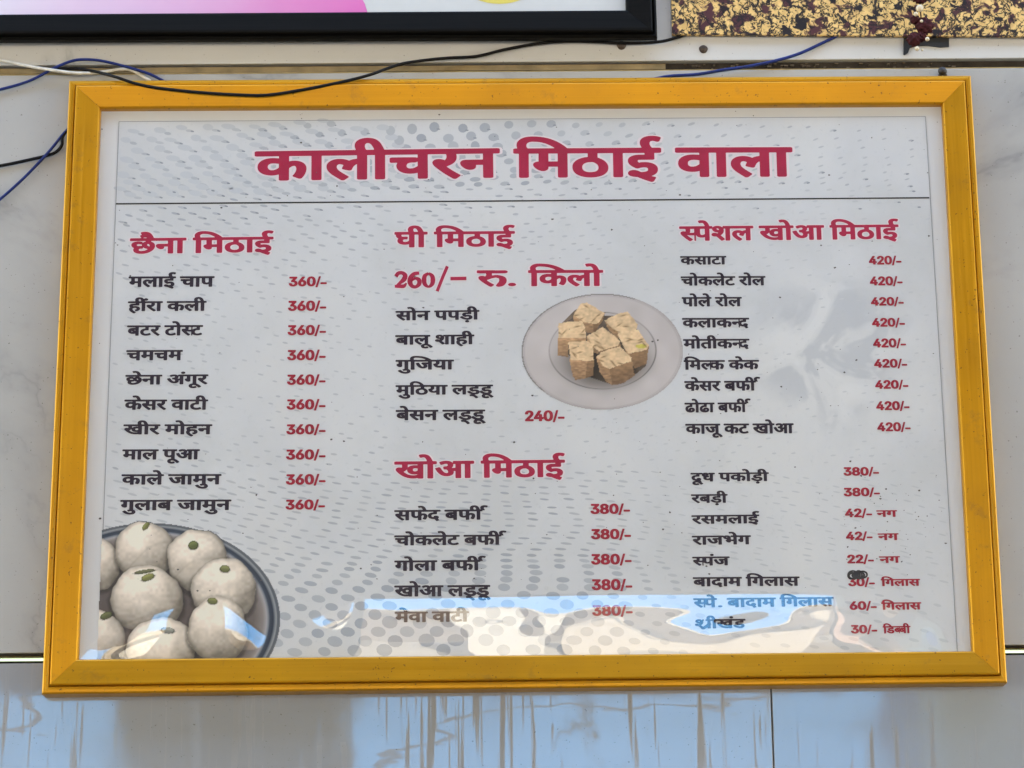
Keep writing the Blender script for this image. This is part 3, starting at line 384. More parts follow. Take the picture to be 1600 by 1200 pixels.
masonry_block('boundary_wall', 'low white boundary wall before the cream house across the street', 'wall', -6.8, -3.4, -26, 2.2, 0.3, m_white)

# ================================================================== TILED WALL
m_back = simple('wall_plaster', (0.42, 0.41, 0.39), 0.8)
m_slot = simple('dark_joint', (0.035, 0.028, 0.022), 0.8, 0, 0.3, 0.5, 60)
wall = thing('tiled_wall', 'pale grey veined marble tile wall with brass strips between the tile rows', 'wall', (0, WALL_Y, 0))
wo = (0, WALL_Y, 0)
zt0 = float(at(800, 112, WALL_Y)[2]); zt1 = float(at(800, 96.5, WALL_Y)[2])       # upper joint (16 px high)
zb0 = float(at(800, 1029, WALL_Y)[2]); zb1 = float(at(800, 1014, WALL_Y)[2])      # lower joint
xj = float(at(1207, 1140, WALL_Y)[0])
b = MB(); b.box((-7, WALL_Y + 0.012, 0), (7, WALL_Y + 0.25, 5.2)); b.build('masonry', m_back, wall, wo)
TW = 1.2
def row(z0, z1, xs, mats):
    for i, (a, c) in enumerate(zip(xs[:-1], xs[1:])):
        b = MB(); b.box((a + 0.0006, WALL_Y, z0), (c - 0.0006, WALL_Y + 0.0115, z1), bev=0.0007)
        b.build('marble_tile', mats[i % len(mats)], wall, wo)
mA = marble('marble_upper', 1, 0, 1.28); mB = marble('marble_middle', 2, 0, 0.90); mC = marble('marble_lower', 3.4, 1.0, 0.66); mD = marble('marble_corner', 4.3, 1.0, 0.66)  # row tones paint in the wall's light falloff, bright above and dim below
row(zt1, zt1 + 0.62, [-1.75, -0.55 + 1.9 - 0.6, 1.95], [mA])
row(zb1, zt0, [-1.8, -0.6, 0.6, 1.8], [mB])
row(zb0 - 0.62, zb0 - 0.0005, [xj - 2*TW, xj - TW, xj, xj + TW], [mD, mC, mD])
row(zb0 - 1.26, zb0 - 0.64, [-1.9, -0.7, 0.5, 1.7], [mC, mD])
# joint strips
m_brass = simple('brushed_brass', (0.50, 0.36, 0.16), 0.38, 0.85, 0.5, 0.25, 50)
m_wood = simple('dull_gilt_strip', (0.25, 0.18, 0.085), 0.55, 0.25, 0.5, 0.3, 45)
def rough_strip(name, xs, z0, z1, y0, y1, mat, jag=0.0):
    v = []; f = []
    rz = lambda: random.uniform(-jag, jag)
    for x in xs:
        a, c = rz(), rz(); v += [(x, y0, z0 + a), (x, y0, z1 + c), (x, y1, z1 + c), (x, y1, z0 + a)]
    n = len(xs)
    for i in range(n - 1):
        for k in range(4): f.append([i*4 + k, i*4 + (k+1) % 4, (i+1)*4 + (k+1) % 4, (i+1)*4 + k])
    f += [[0, 1, 2, 3][::-1], [(n-1)*4 + k for k in range(4)]]
    return obj(name, v, f, mat, wall, wo)
x_br = float(at(1040, 100, WALL_Y)[0])
h = zt1 - zt0
rough_strip('joint_filler', np.linspace(-2, 2, 4), zt0 + .0004, zt1 - .0004, WALL_Y + 0.007, WALL_Y + 0.0118, m_slot)
rough_strip('gilt_strip', np.linspace(-2, x_br, 30), zt0 + h*0.24, zt1 - h*0.22, WALL_Y + 0.003, WALL_Y + 0.0068, m_wood, 0.0003)
rough_strip('bright_lip', np.linspace(-2, 2, 60), zt0 + h*0.02, zt0 + h*0.13, WALL_Y + 0.001, WALL_Y + 0.0066, m_brass, 0.00015)
mb = MB()                                                    # crumbs of old mortar left in the open part of the joint
for k in range(46):
    x = x_br + 0.02 + 0.30 * random.random()**1.3; z = zt0 + h * random.uniform(0.25, 0.8); r = random.uniform(0.0004, 0.0013)
    mb.box((x - r*1.6, WALL_Y + 0.004, z - r*.6), (x + r*1.6, WALL_Y + 0.0069, z + r*.6))
mb.build('mortar_crumbs', simple('mortar', (0.13, 0.105, 0.08), 0.9, 0, 0.2, 0.3, 200), wall, wo)
h = zb1 - zb0
rough_strip('joint_filler', np.linspace(-2, 2, 4), zb0, zb1 - .0004, WALL_Y + 0.007, WALL_Y + 0.0118, m_slot)
v = []; xs = (-2.0, 2.0)
for x in xs:                                                 # bevelled brass channel facing a little downwards
    v += [(x, WALL_Y + 0.0068, zb1 - h*0.22), (x, WALL_Y + 0.0030, zb1 - h*0.30), (x, WALL_Y - 0.0005, zb0 + h*0.14), (x, WALL_Y + 0.006, zb0 + h*0.05)]
obj('brass_strip', v, [[0, 4, 5, 1], [1, 5, 6, 2], [2, 6, 7, 3], [3, 7, 4, 0]], simple('bright_brass', (0.66, 0.58, 0.26), 0.2, 1.0), wall, wo)

# screws left in the upper tile
m_rust = simple('rusted_screw', (0.075, 0.055, 0.045), 0.7, 0.3, 0.4, 0.4, 500)
for px, py, r in ((971, 71, 0.0046), (1099, 77, 0.0043)):
    p = at(px, py, WALL_Y); b = MB()
    rings = [(0.0, 0.0), (r*1.1, 0.0), (r, -0.0014), (r*0.55, -0.0026), (0.0002, -0.003)]
    v = []; f = []; S = 16
    for rr, dy in rings[1:]:
        v += [(p[0] + rr*math.cos(a)*(1 + .08*math.sin(3*a)), WALL_Y + dy, p[2] + rr*math.sin(a)) for a in np.linspace(0, 2*math.pi, S, endpoint=False)]
    for i in range(len(rings) - 2):
        f += [[i*S + k, i*S + (k+1) % S, (i+1)*S + (k+1) % S, (i+1)*S + k] for k in range(S)]
    f.append([(len(rings)-2)*S + k for k in range(S)])
    b.add(v, f); b.box((p[0] - r*.5, WALL_Y - .0034, p[2] - r*.09), (p[0] + r*.5, WALL_Y - .0031, p[2] + r*.09))
    o = b.build('screw', m_rust, wall, wo, True)

# ================================================================== GLYPHS
PARTS_CACHE = {}
STEP = 0.0125                      # cell of the grid on which the letters are drawn (head line height is 0.357)
def outline(base, opt=''):
    segs = []
    for k, s in enumerate(GLYPHS[base].split('|')):
        if opt == 'hook' and k != 1: continue
        a = np.array(s.split(), float).reshape(-1, 6) / 2000; pts = []
        t = np.linspace(0, 1, 7)[:-1, None]
        for i in range(len(a)):
            p0, p1, p2, p3 = a[i, 2:4], a[i, 4:6], a[(i+1) % len(a), 0:2], a[(i+1) % len(a), 2:4]
            pts.append((1-t)**3*p0 + 3*(1-t)**2*t*p1 + 3*(1-t)*t*t*p2 + t**3*p3)
        pts = np.concatenate(pts)
        pts = pts[np.hypot(*(pts - np.roll(pts, 1, 0)).T) > 1e-5]
        segs.append(np.concatenate([pts, np.roll(pts, -1, 0)], 1))
    return np.concatenate(segs)

def field(segs, X, Y):
    """Signed distance of the grid points from a closed outline (negative inside, non-zero winding)."""
    D = np.full(X.shape, 9.0); Wn = np.zeros(X.shape, int)
    for x0, y0, x1, y1 in segs:
        dx, dy = x1 - x0, y1 - y0; L = dx*dx + dy*dy
        t = np.clip(((X - x0)*dx + (Y - y0)*dy) / L, 0, 1)
        D = np.minimum(D, (X - x0 - t*dx)**2 + (Y - y0 - t*dy)**2)
        cr = dx*(Y - y0) - dy*(X - x0)
        Wn += ((y0 <= Y) & (y1 > Y) & (cr > 0)).astype(int) - ((y0 > Y) & (y1 <= Y) & (cr < 0)).astype(int)
    D = np.sqrt(D); return np.where(Wn != 0, -D, D)

def capsule(pts, w, X, Y):
    """Distance field of a brush stroke."""
    P = np.array(spline([(*p, 0) for p in pts], 8))[:, :2]; n = len(P)
    W = np.interp(np.linspace(0, 1, n), np.linspace(0, 1, len(w)), w) / 2
    D = np.full(X.shape, 9.0)
    for i in range(n - 1):
        (x0, y0), (x1, y1) = P[i], P[i+1]; dx, dy = x1 - x0, y1 - y0
        t = np.clip(((X - x0)*dx + (Y - y0)*dy) / (dx*dx + dy*dy + 1e-12), 0, 1)
        D = np.minimum(D, np.hypot(X - x0 - t*dx, Y - y0 - t*dy) - (W[i]*(1-t) + W[i+1]*t))
    return D

def polygonize(S, X, Y):
    """Flat mesh of the region S<0: whole cells in runs, cut cells at the border."""
    ins = S < 0; verts = []; faces = []; key = {}
    def vid(k, p):
        if k not in key: key[k] = len(verts); verts.append(p)
        return key[k]
    full = ins[:-1, :-1] & ins[1:, :-1] & ins[1:, 1:] & ins[:-1, 1:]
    part = (ins[:-1, :-1] | ins[1:, :-1] | ins[1:, 1:] | ins[:-1, 1:]) & ~full
    for j in range(full.shape[0]):
        r = np.flatnonzero(np.diff(np.concatenate([[0], full[j].astype(int), [0]])))
        for a, b_ in zip(r[::2], r[1::2]):
            q = [(j, a), (j, b_), (j+1, b_), (j+1, a)]
            faces.append([vid(k, (X[k], Y[k])) for k in q])
    for j, i in zip(*np.nonzero(part)):
        cyc = [(j, i), (j, i+1), (j+1, i+1), (j+1, i)]; poly = []
        for a, b_ in zip(cyc, cyc[1:] + cyc[:1]):
            if ins[a]: poly.append(vid(a, (X[a], Y[a])))
            if ins[a] != ins[b_]:
                k = (a, b_) if a < b_ else (b_, a); t = S[k[0]] / (S[k[0]] - S[k[1]])
                poly.append(vid(k, (X[k[0]]*(1-t) + X[k[1]]*t, Y[k[0]]*(1-t) + Y[k[1]]*t)))
        if len(poly) > 2: faces.append(poly)
    return np.array(verts), faces

ADV = {'अ': .447, 'आ': .596, 'ई': .29, 'क': .446, 'ख': .478, 'ग': .332, 'घ': .348, 'च': .373, 'छ': .411, 'ज': .435, 'ट': .298, 'ठ': .345,
       'ड': .34, 'ढ': .331, 'त': .335, 'द': .307, 'ध': .362, 'न': .327, 'प': .335, 'फ': .451, 'ब': .336, 'भ': .412, 'म': .352, 'य': .342,
       'र': .244, 'ल': .398, 'व': .328, 'श': .399, 'स': .397, 'ह': .314, 'ा': .157, 'ी': .157, 'ो': .157, 'ि': .157}

def ribbon(pts, w):
    """Flat brush stroke along pts with width w (number or per point)."""
    P = np.array(spline([(*p, 0) for p in pts], 6))[:, :2]; n = len(P)
    W = np.interp(np.linspace(0, 1, n), np.linspace(0, 1, len(w)), w) if hasattr(w, '__len__') else np.full(n, w)
    T = np.gradient(P, axis=0); T /= np.linalg.norm(T, axis=1)[:, None] + 1e-9
    Nn = np.stack([-T[:, 1], T[:, 0]], 1) * W[:, None] / 2
    return np.concatenate([P + Nn, P - Nn]), [[i, i+1, n+i+1, n+i] for i in range(n-1)]

def layout(text):
    """Sets a line of Devanagari (letters, half letters, vowel signs). Returns pieces and the width of the line.
    piece = (glyph key, shift, cut-off x or None, stretch of the part right of .14 or None) or ('stroke', points, widths, shift)"""
    out = []; x = 0.0; i = 0; ST = 0.057
    put = lambda g, dx, cut=None, k=None: out.append((g, dx, cut, k))
    while i < len(text):
        if text[i] == ' ': x += 0.15; i += 1; continue
        if text[i] == '.': out.append(('stroke', [(0.11, .028), (0.112, .028)], [.062, .062], x)); x += 0.17; i += 1; continue
        cons = []; signs = ''
        while i < len(text):
            cons.append(text[i]); i += 1
            if i < len(text) and text[i] == '़': cons[-1] += '़'; i += 1
            if i + 1 < len(text) and text[i] == '्': i += 1; continue
            break
        while i < len(text) and text[i] in 'ािीुूेैों': signs += text[i]; i += 1
        reph = len(cons) > 1 and cons[0] == 'र'
        if reph: cons = cons[1:]
        x_i = x
        if 'ि' in signs: x += ADV['ि']
        for c in cons[:-1]:                                  # half letters
            if c == 'ड': put('ड', x); put('्', x + ADV['ड'] - 0.155); x += ADV['ड'] - 0.012
            elif c == 'श': put('श', x, ADV['श'] - 0.135); x += ADV['श'] - 0.06
            else: cut = ADV[c] - 0.108; put(c, x, cut + .012); x += cut - {'स': 0.020, 'न': 0.036, 'ल': 0.038}.get(c, 0.025)
        c = cons[-1]; nuk = c.endswith('़'); c = c[0]
        if c == 'र' and len(cons) > 1:                       # shr: a stem with a stroke down to the left
            put('ा', x); w = ADV['ा']
            out.append(('stroke', [(0.08, 0.17), (0.0, 0.08), (-0.10, -0.01)], [ST, ST], x))
        elif c == 'र' and 'ू' in signs:                       # special form of ru
            put('र', x); w = 0.42
            out.append(('stroke', [(0.13, 0.165), (0.20, 0.205), (0.29, 0.225), (0.375, 0.185), (0.385, 0.10), (0.35, 0.03), (0.325, 0.008)], [ST*.4, ST*.6, ST*.8, ST, ST*1.1, ST*.7], x))
            out.append(('stroke', [(0.03, .332), (.41, .332)], [.05, .05], x)); signs = signs.replace('ू', '')
        else: put(c, x); w = ADV[c]
        if nuk: put('़', x + w + (0.01 if c == 'ड' else 0.02))
        if 'ि' in signs:
            stem = ADV['ि'] + (w - 0.05 if c not in 'टठडढर' else w * 0.62)
            put('ि', x_i, None, (stem - 0.14) / (0.404 - 0.14))
        xe = x + w
        for s in signs:
            if s in 'ाीो': put(s, xe); xe += ADV[s]
            elif s in 'ुू': put(s, xe - (0.015 if c not in 'दडढटठ' else 0.07))
            elif s in 'ेै': put(s, xe)
            elif s == 'ं': put(s, xe + (0.055 if 'ी' in signs else 0.03 if c == 'अ' else 0.02))
        if reph: put('ई@hook', xe - 0.152)
        x = xe
    return out, x

def figures(text):
    out = []; x = 0.0
    adv = {'0': .453, '1': .40, '2': .440, '3': .440, '4': .452, '5': .440, '6': .445, '7': .43, '8': .453, '9': .445, '/': .235, '-': .30}
    dx = {'-': -0.075, '/': -0.01}
    for ch in text:
        out.append(('n' + ch, x + dx.get(ch, 0) - 0.03, None, None)); x += adv[ch]
    return out, x

LINE_CACHE = {}
FAT_X = 1.5                        # upright strokes gain more weight than level ones
def line_mesh(s, fig, off, step):
    """Mesh of one line of lettering, fattened by off, and its box (lo, hi)."""
    if (s, fig, off, step) in LINE_CACHE: return LINE_CACHE[s, fig, off, step]
    pieces, w = (figures if fig else layout)(s)
    x = np.arange(-0.35, w + 0.2, step); y = np.arange(-0.24, 0.62, step)
    X, Y = np.meshgrid(x / FAT_X, y); S = np.full(X.shape, 9.0)
    for pc in pieces:
        if pc[0] == 'stroke':
            P = np.array(pc[1]); a, b_ = np.searchsorted(x, (P[:, 0].min() + pc[3] - .15, P[:, 0].max() + pc[3] + .15))
            S[:, a:b_] = np.minimum(S[:, a:b_], capsule([(p_[0]/FAT_X, p_[1]) for p_ in pc[1]], np.array(pc[2])*.85, X[:, a:b_] - pc[3]/FAT_X, Y[:, a:b_]) - off); continue
        g, dx, cut, k = pc; base, _, opt = g.partition('@')
        sg = outline(base, opt).copy()
        if k is not None:
            for c in (0, 2): q = sg[:, c] > .14; sg[q, c] = .14 + (sg[q, c] - .14)*k
        if base == 'n-': sg[:, [1, 3]] -= 0.07
        sg[:, [0, 2]] += dx
        lo, hi = sg[:, [0, 2]].min() - .09, sg[:, [0, 2]].max() + .09
        a, b_ = np.searchsorted(x, (lo, hi))
        sg[:, [0, 2]] /= FAT_X
        D = field(sg, X[:, a:b_], Y[:, a:b_]) - (off if base != 'n/' else off*.55)
        if cut is not None: D = np.maximum(D, X[:, a:b_] - (cut + dx)/FAT_X)
        S[:, a:b_] = np.minimum(S[:, a:b_], D)
    v, f = polygonize(S, X, Y); v[:, 0] *= FAT_X
    r = (v, f, v[:, 0].min(), v[:, 0].max()) if fig else (v, f, -off*FAT_X, w + off*FAT_X)
    LINE_CACHE[s, fig, off, step] = r; return r

# ================================================================== MENU BOARD
root = thing('menu_board', 'framed white sweet shop menu with crimson Hindi heading and wide gold frame', 'menu board',
             tuple(at(820, 1085, 0.0)))
ro = tuple(root.location)
m_gold_x, m_gold_z = gold('gold_paint_along', 'x'), gold('gold_paint_upright', 'z')

def corner_frame(name, outer, inner, prof, mats, parent, origin, sub='frame_rail', reach=None):
    """Mitred frame: four rails swept between the corner lines; outer/inner are (x,z) corners, clockwise from top left."""
    fr = bpy.data.objects.new(name, None); COL.objects.link(fr); fr.parent = parent
    for k in range(4):
        A, B = k, (k + 1) % 4
        v = []; n = len(prof)
        for cnr, sg in ((A, 1), (B, -1)):
            dirv = np.array(outer[B]) - np.array(outer[A]); dirv = dirv/np.linalg.norm(dirv) * 0.00012 * sg
            for t, y in prof:
                q = (1 - t) * np.array(outer[cnr]) + t * np.array(inner[cnr]) + dirv
                v.append((q[0], y, q[1]))
        f = [[i, i + 1, n + i + 1, n + i] for i in range(n - 1)]
        f += [list(range(n))[::-1], [n + i for i in range(n)], [n - 1, 0, n, 2*n - 1]]
        o = obj(sub, v, f, mats[k % len(mats)], fr, origin)
        bm = bmesh.new(); bm.from_mesh(o.data); bmesh.ops.recalc_face_normals(bm, faces=bm.faces); bm.to_mesh(o.data); bm.free()
    return fr

xz = lambda p: (float(p[0]), float(p[2]))
outer = [xz(at(px, py, 0.0)) for px, py in ((108, 126), (1517, 118), (1574, 1067), (65, 1085))]
inner = [xz(at(px, py, 0.003)) for px, py in ((157, 170), (1472, 163), (1519, 1017), (122, 1030))]
prof = [(0, WALL_Y - 0.0005), (0, 0.0012), (0.015, -0.0004), (0.05, -0.0014), (0.12, -0.0018), (0.185, -0.0016), (0.2, -0.0010),
        (0.208, 0.0040), (0.228, 0.0040), (0.236, -0.0036), (0.255, -0.0048), (0.285, -0.0052), (0.94, 0.0012), (0.97, 0.0019), (0.985, 0.0029), (1.0, 0.0046), (1.0, 0.0115)]
corner_frame('frame', outer, inner, prof, [m_gold_x, m_gold_z], root, ro)

# paper
PY = 0.0100
def inset(P, d):                                             # the paper runs a little under the rails
    c = np.mean(P, axis=0); return [tuple(np.array(p) + (np.array(p) - c) / np.linalg.norm(np.array(p) - c) * d) for p in P]
m_paper, nt, bs = nodes('printed_paper')
p = coords(nt)
n1 = noise(nt, p, 5.5, 5, 0.6, 0.3); n2 = noise(nt, p, 16, 5, 0.65); n3 = noise(nt, p, 210, 3, 0.6)
c = ramp(nt, n1, [(0.36, tuple(ink((197, 199, 201)))), (0.5, tuple(ink((203, 205, 208)))), (0.64, tuple(ink((208, 209, 210))))])
c = mix(nt, ramp(nt, n2, [(0.52, 0.0), (0.66, 0.25)]), c, tuple(ink((192, 195, 196))))
# faint picture of sweets washed out in the ground of the print, right of the middle
gc = at(1290, 545, PY)
gs = N(nt, 'ShaderNodeVectorMath', operation='SUBTRACT'); nt.links.new(p, gs.inputs[0]); gs.inputs[1].default_value = tuple(gc)
gm = N(nt, 'ShaderNodeVectorMath', operation='MULTIPLY'); nt.links.new(gs.outputs[0], gm.inputs[0]); gm.inputs[1].default_value = (1/.095, 0, 1/.085)
gl = N(nt, 'ShaderNodeVectorMath', operation='LENGTH'); nt.links.new(gm.outputs[0], gl.inputs[0])
gmask = ramp(nt, mathn(nt, 'ADD', gl.outputs['Value'], mathn(nt, 'MULTIPLY', mathn(nt, 'SUBTRACT', noise(nt, p, 22, 4), .5), .8)), [(0.55, 1.0), (1.0, 0.0)])
gn = noise(nt, p, 15, 3, 0.5, 1.2)
c = mix(nt, mathn(nt, 'MULTIPLY', gmask, ramp(nt, gn, [(0.47, 0.0), (0.53, 0.7)])), c, tuple(ink((180, 184, 190))))
c = mix(nt, mathn(nt, 'MULTIPLY', gmask, ramp(nt, gn, [(0.38, 0.7), (0.44, 0.0)])), c, tuple(ink((214, 215, 216))))
c = mix(nt, ramp(nt, n3, [(0.60, 0.0), (0.75, 0.35)]), c, tuple(ink((178, 182, 188))))
nt.links.new(c, bs.inputs['Base Color']); bs.inputs['Roughness'].default_value = 0.55; bs.inputs['Specular IOR Level'].default_value = 0.25
m_margin = simple('white_paper', tuple(ink((212, 213, 214))), 0.55, 0, 0.25)
pin = [xz(at(px, py, PY)) for px, py in ((185, 190), (1447, 182), (1497, 1040), (152, 1050))]
pou = inset([xz(at(px, py, PY)) for px, py in ((157, 170), (1472, 163), (1519, 1017), (122, 1030))], 0.012)
poster = obj('poster', [(x, PY + 0.0004, z) for x, z in pou] + [(x, PY + 0.0013, z) for x, z in pou],
             [[3, 2, 1, 0], [4, 5, 6, 7]] + [[i, (i+1) % 4, 4 + (i+1) % 4, 4 + i] for i in range(4)], m_margin, root, ro)
def sheet(name, px, mat, dy, parent=poster):
    return obj(name, [at(a, b_, PY - dy) for a, b_ in px], [list(range(len(px)))[::-1]], mat, parent, ro)
sheet('printed_ground', ((185, 190), (1447, 182), (1497, 1028), (152.5, 1036)), m_paper, 0.0)

m_print = printed()
def inked(name, verts, faces, cols, parent=poster, smooth=False):
    o = obj(name, verts, faces, m_print, parent, ro)
    ca = o.data.color_attributes.new('ink', 'FLOAT_COLOR', 'POINT')
    ca.data.foreach_set('color', np.concatenate([np.asarray(cols, float), np.ones((len(cols), 1))], 1).astype(np.float32).ravel())
    return o

# thin edge line of the printed area and the rule under the title
m_line = simple('thin_grey_ink', tuple(ink((140, 143, 146))), 0.6, 0, .2)
m_rule = simple('black_ink', tuple(ink((38, 36, 38))), 0.6, 0, .2)
def strokes(name, segs, w, mat, dy):
    mb = MB()
    for (a, b_) in segs:
        A, B = at(*a, PY - dy), at(*b_, PY - dy); d = (B - A) / np.linalg.norm(B - A); nn = np.array([-d[2], 0, d[0]]) * w / 2
        mb.add([A + nn, B + nn, B - nn, A - nn], [[0, 1, 2, 3]])
    return mb.build(name, mat, poster, ro)
strokes('edge_line', [((186, 190), (1446, 182)), ((186, 190), (153, 1036)), ((1446, 182), (1496.5, 1028))], 0.0006, m_line, 0.00018)
strokes('title_rule', [((181, 318.5), (1452, 309))], 0.00155, m_rule, 0.00022)

# halftone dots of the background print: a waving net of dots
def halftone():
    vs_, fs_, cs_ = [], [], []
    def dot(x, y, rx, ry, ang, col, n=12):
        a = np.linspace(0, 2*math.pi, n, endpoint=False); ca, sa = math.cos(ang), math.sin(ang)
        px = x + rx*np.cos(a)*ca - ry*np.sin(a)*sa; py = y + rx*np.cos(a)*sa + ry*np.sin(a)*ca
        k = len(vs_); vs_.extend(at(px, py, PY - 0.00004 - 0.000011*(len(fs_) % 11))); fs_.append(list(range(k, k + n))); cs_.extend([ink(col)] * n)
    y = 189.0; r = 0
    while y < 1026:
        t = (y - 186) / 840
        # spacing of rows and columns down the sheet
        dy = np.interp(y, [186, 230, 280, 330, 420, 700, 800, 870, 930, 1030], [16, 14.5, 9.5, 9, 12, 12, 10, 8.5, 13, 15.5])
        dx = np.interp(y, [186, 260, 330, 500, 760, 870, 930, 1030], [37, 35, 32, 29, 30, 39, 46, 47])
        x0 = 150 + (r % 2) * dx / 2 + 6*math.sin(r*.7)
        x = x0
        while x < 1500:
            wav = 10*math.sin(x/210 + 0.6) * np.interp(y, [186, 330, 700, 1030], [1.0, 0.6, 0.7, 0.5]) - 0.016*(x - 800)*np.interp(y, [186, 400, 1030], [1, 1, -0.6])
            yy = y + wav; jt = 3.2 if y < 800 else 1.3; xx = x + random.uniform(-jt, jt)*1.4; yy += random.uniform(-jt, jt)*.7
            topc = math.exp(-((xx - 700)/210)**2)                  # the dots face the reader in the middle
            botc = math.exp(-((xx - 720)/330)**2)
            if y < 300:
                face = np.interp(y, [186, 245, 290], [1, .85, .25]) * topc
                rx = 8.2*topc + 6.5*(1 - topc); ry = 2.2 + 6.2*face; ang = np.interp(xx, [180, 500, 800, 1000, 1440], [.15, .1, -.1, -.38, -.3])
                den = 0.27 + 0.13*topc; keep = np.interp(xx, [180, 1000, 1250, 1440], [1, 1, .9, .7])
                if xx > 900: rx *= np.interp(xx, [900, 1100, 1440], [1, .85, .55]); ry *= np.interp(xx, [900, 1200, 1440], [1, .75, .55])
            elif y < 740:
                g = np.interp(y, [300, 420, 560, 660, 740], [1, .65, .35, .45, .8]) * np.interp(xx, [180, 700, 1000, 1440], [1, .8, .45, .4])
                rx = 3.0 + 4.0*g; ry = 1.1 + .9*g; ang = np.interp(xx, [180, 600, 1000, 1440], [.25, .12, -.2, -.1])
                den = (0.16 + 0.20*g)*np.interp(xx, [900, 1050, 1440], [1, .7, .6]); keep = 0.30 + 0.6*g if y > 420 else 0.35 + .6*g
            else:
                g = np.interp(y, [740, 860, 1030], [.55, .9, 1])
                face = np.interp(y, [860, 905, 960, 1030], [0, .35, .85, 1]) * (0.25 + .75*botc)
                rx = 6 + 3*g + 3.6*face; ry = 1.7 + 9.0*face; ang = np.interp(xx, [400, 600, 800, 1000, 1440], [.22, .12, .05, .14, .25])
                if xx > 980: rx *= .8; ry *= .7
                den = (0.22 + 0.22*g*botc)*np.interp(xx, [900, 1060, 1440], [1, .75, .7]); keep = 0.96 if xx < 1080 else 0.72
            if random.random() < keep and 192 < yy < 1022 and 186 - 33*t + rx < xx < 1445 + 50*t - rx:
                if abs(yy - (318.5 - .0075*(xx-181))) > ry + 1:
                    k = den * random.uniform(.7, 1.15)
                    col = np.array((204, 206, 208))*(1 - k) + np.array((108, 118, 134))*k
                    dot(xx, yy, rx*random.uniform(.85, 1.1), ry*random.uniform(.85, 1.1), ang + random.uniform(-.06, .06), col)
                    if y < 300 and xx < 640:                         # broad pale dots behind the dashes at the left
                        dot(xx - 12, yy - 5, 10.5*random.uniform(.8, 1.15), 4.8*random.uniform(.7, 1.2), ang, np.array((190, 194, 199)))
                    if y < 330 and random.random() < (.6 if xx < 860 else .25):             # the small darker twin of each dot
                        dot(xx + rx*.75, yy + ry*.4, 2.9, 1.3, ang + .1, np.array((144, 149, 157)), 8)
            x += dx
        y += dy; r += 1
    return inked('halftone_dots', vs_, fs_, cs_)
tag(halftone(), kind='stuff')

CRIMSON, PRICE, DARK = ink((168, 31, 66)), ink((158, 34, 54)), ink((44, 35, 48))
m_crimson = simple('crimson_ink', tuple(CRIMSON), 0.6, 0, .2, 0.10, 60)
m_price = simple('dark_red_ink', tuple(PRICE), 0.6, 0, .2, 0.10, 90)
m_item = simple('dark_plum_ink', tuple(DARK), 0.6, 0, .2, 0.15, 90)
m_halo = simple('pale_pink_outline', tuple(ink((222, 208, 212))), 0.6, 0, .2)

def text(name, s, x0, y0, x1, y1, yb, mat, off, fig=False, halo=0.0, step=0.0125):
    """One printed line: head line from (x0,y0) to (x1,y1), feet at yb under its left end (all measured on the photograph)."""
    vs_, fs_, fm = [], [], []
    P0, P1, Pb = at(x0, y0, PY), at(x1, y1, PY), at(x0, yb, PY)
    e = P1 - P0; e_len = np.linalg.norm(e); e = e / e_len; up = np.array([-e[2], 0, e[0]]); H = abs((P0 - Pb) @ up)
    head = (0.513 if fig else 0.357) + off; foot = -off
    _, _, lo, hi = line_mesh(s, fig, off, step)
    for mi, o, d0 in ((1, off + halo, 0.00024), (0, off, 0.00030)):
        if mi == 1 and not halo: continue
        v, f, _, _ = line_mesh(s, fig, o, step)
        k = len(vs_); u = (v[:, 0] - lo) / (hi - lo) * e_len; t = (v[:, 1] - head) / (head - foot) * H
        q = P0 + u[:, None]*e + t[:, None]*up; q[:, 1] = PY - d0
        vs_.extend(q); fs_.extend([[a + k for a in ff] for ff in f]); fm.extend([mi] * len(f))
    return obj(name, vs_, fs_, [mat, m_halo] if halo else [mat], poster, ro, False, fm)

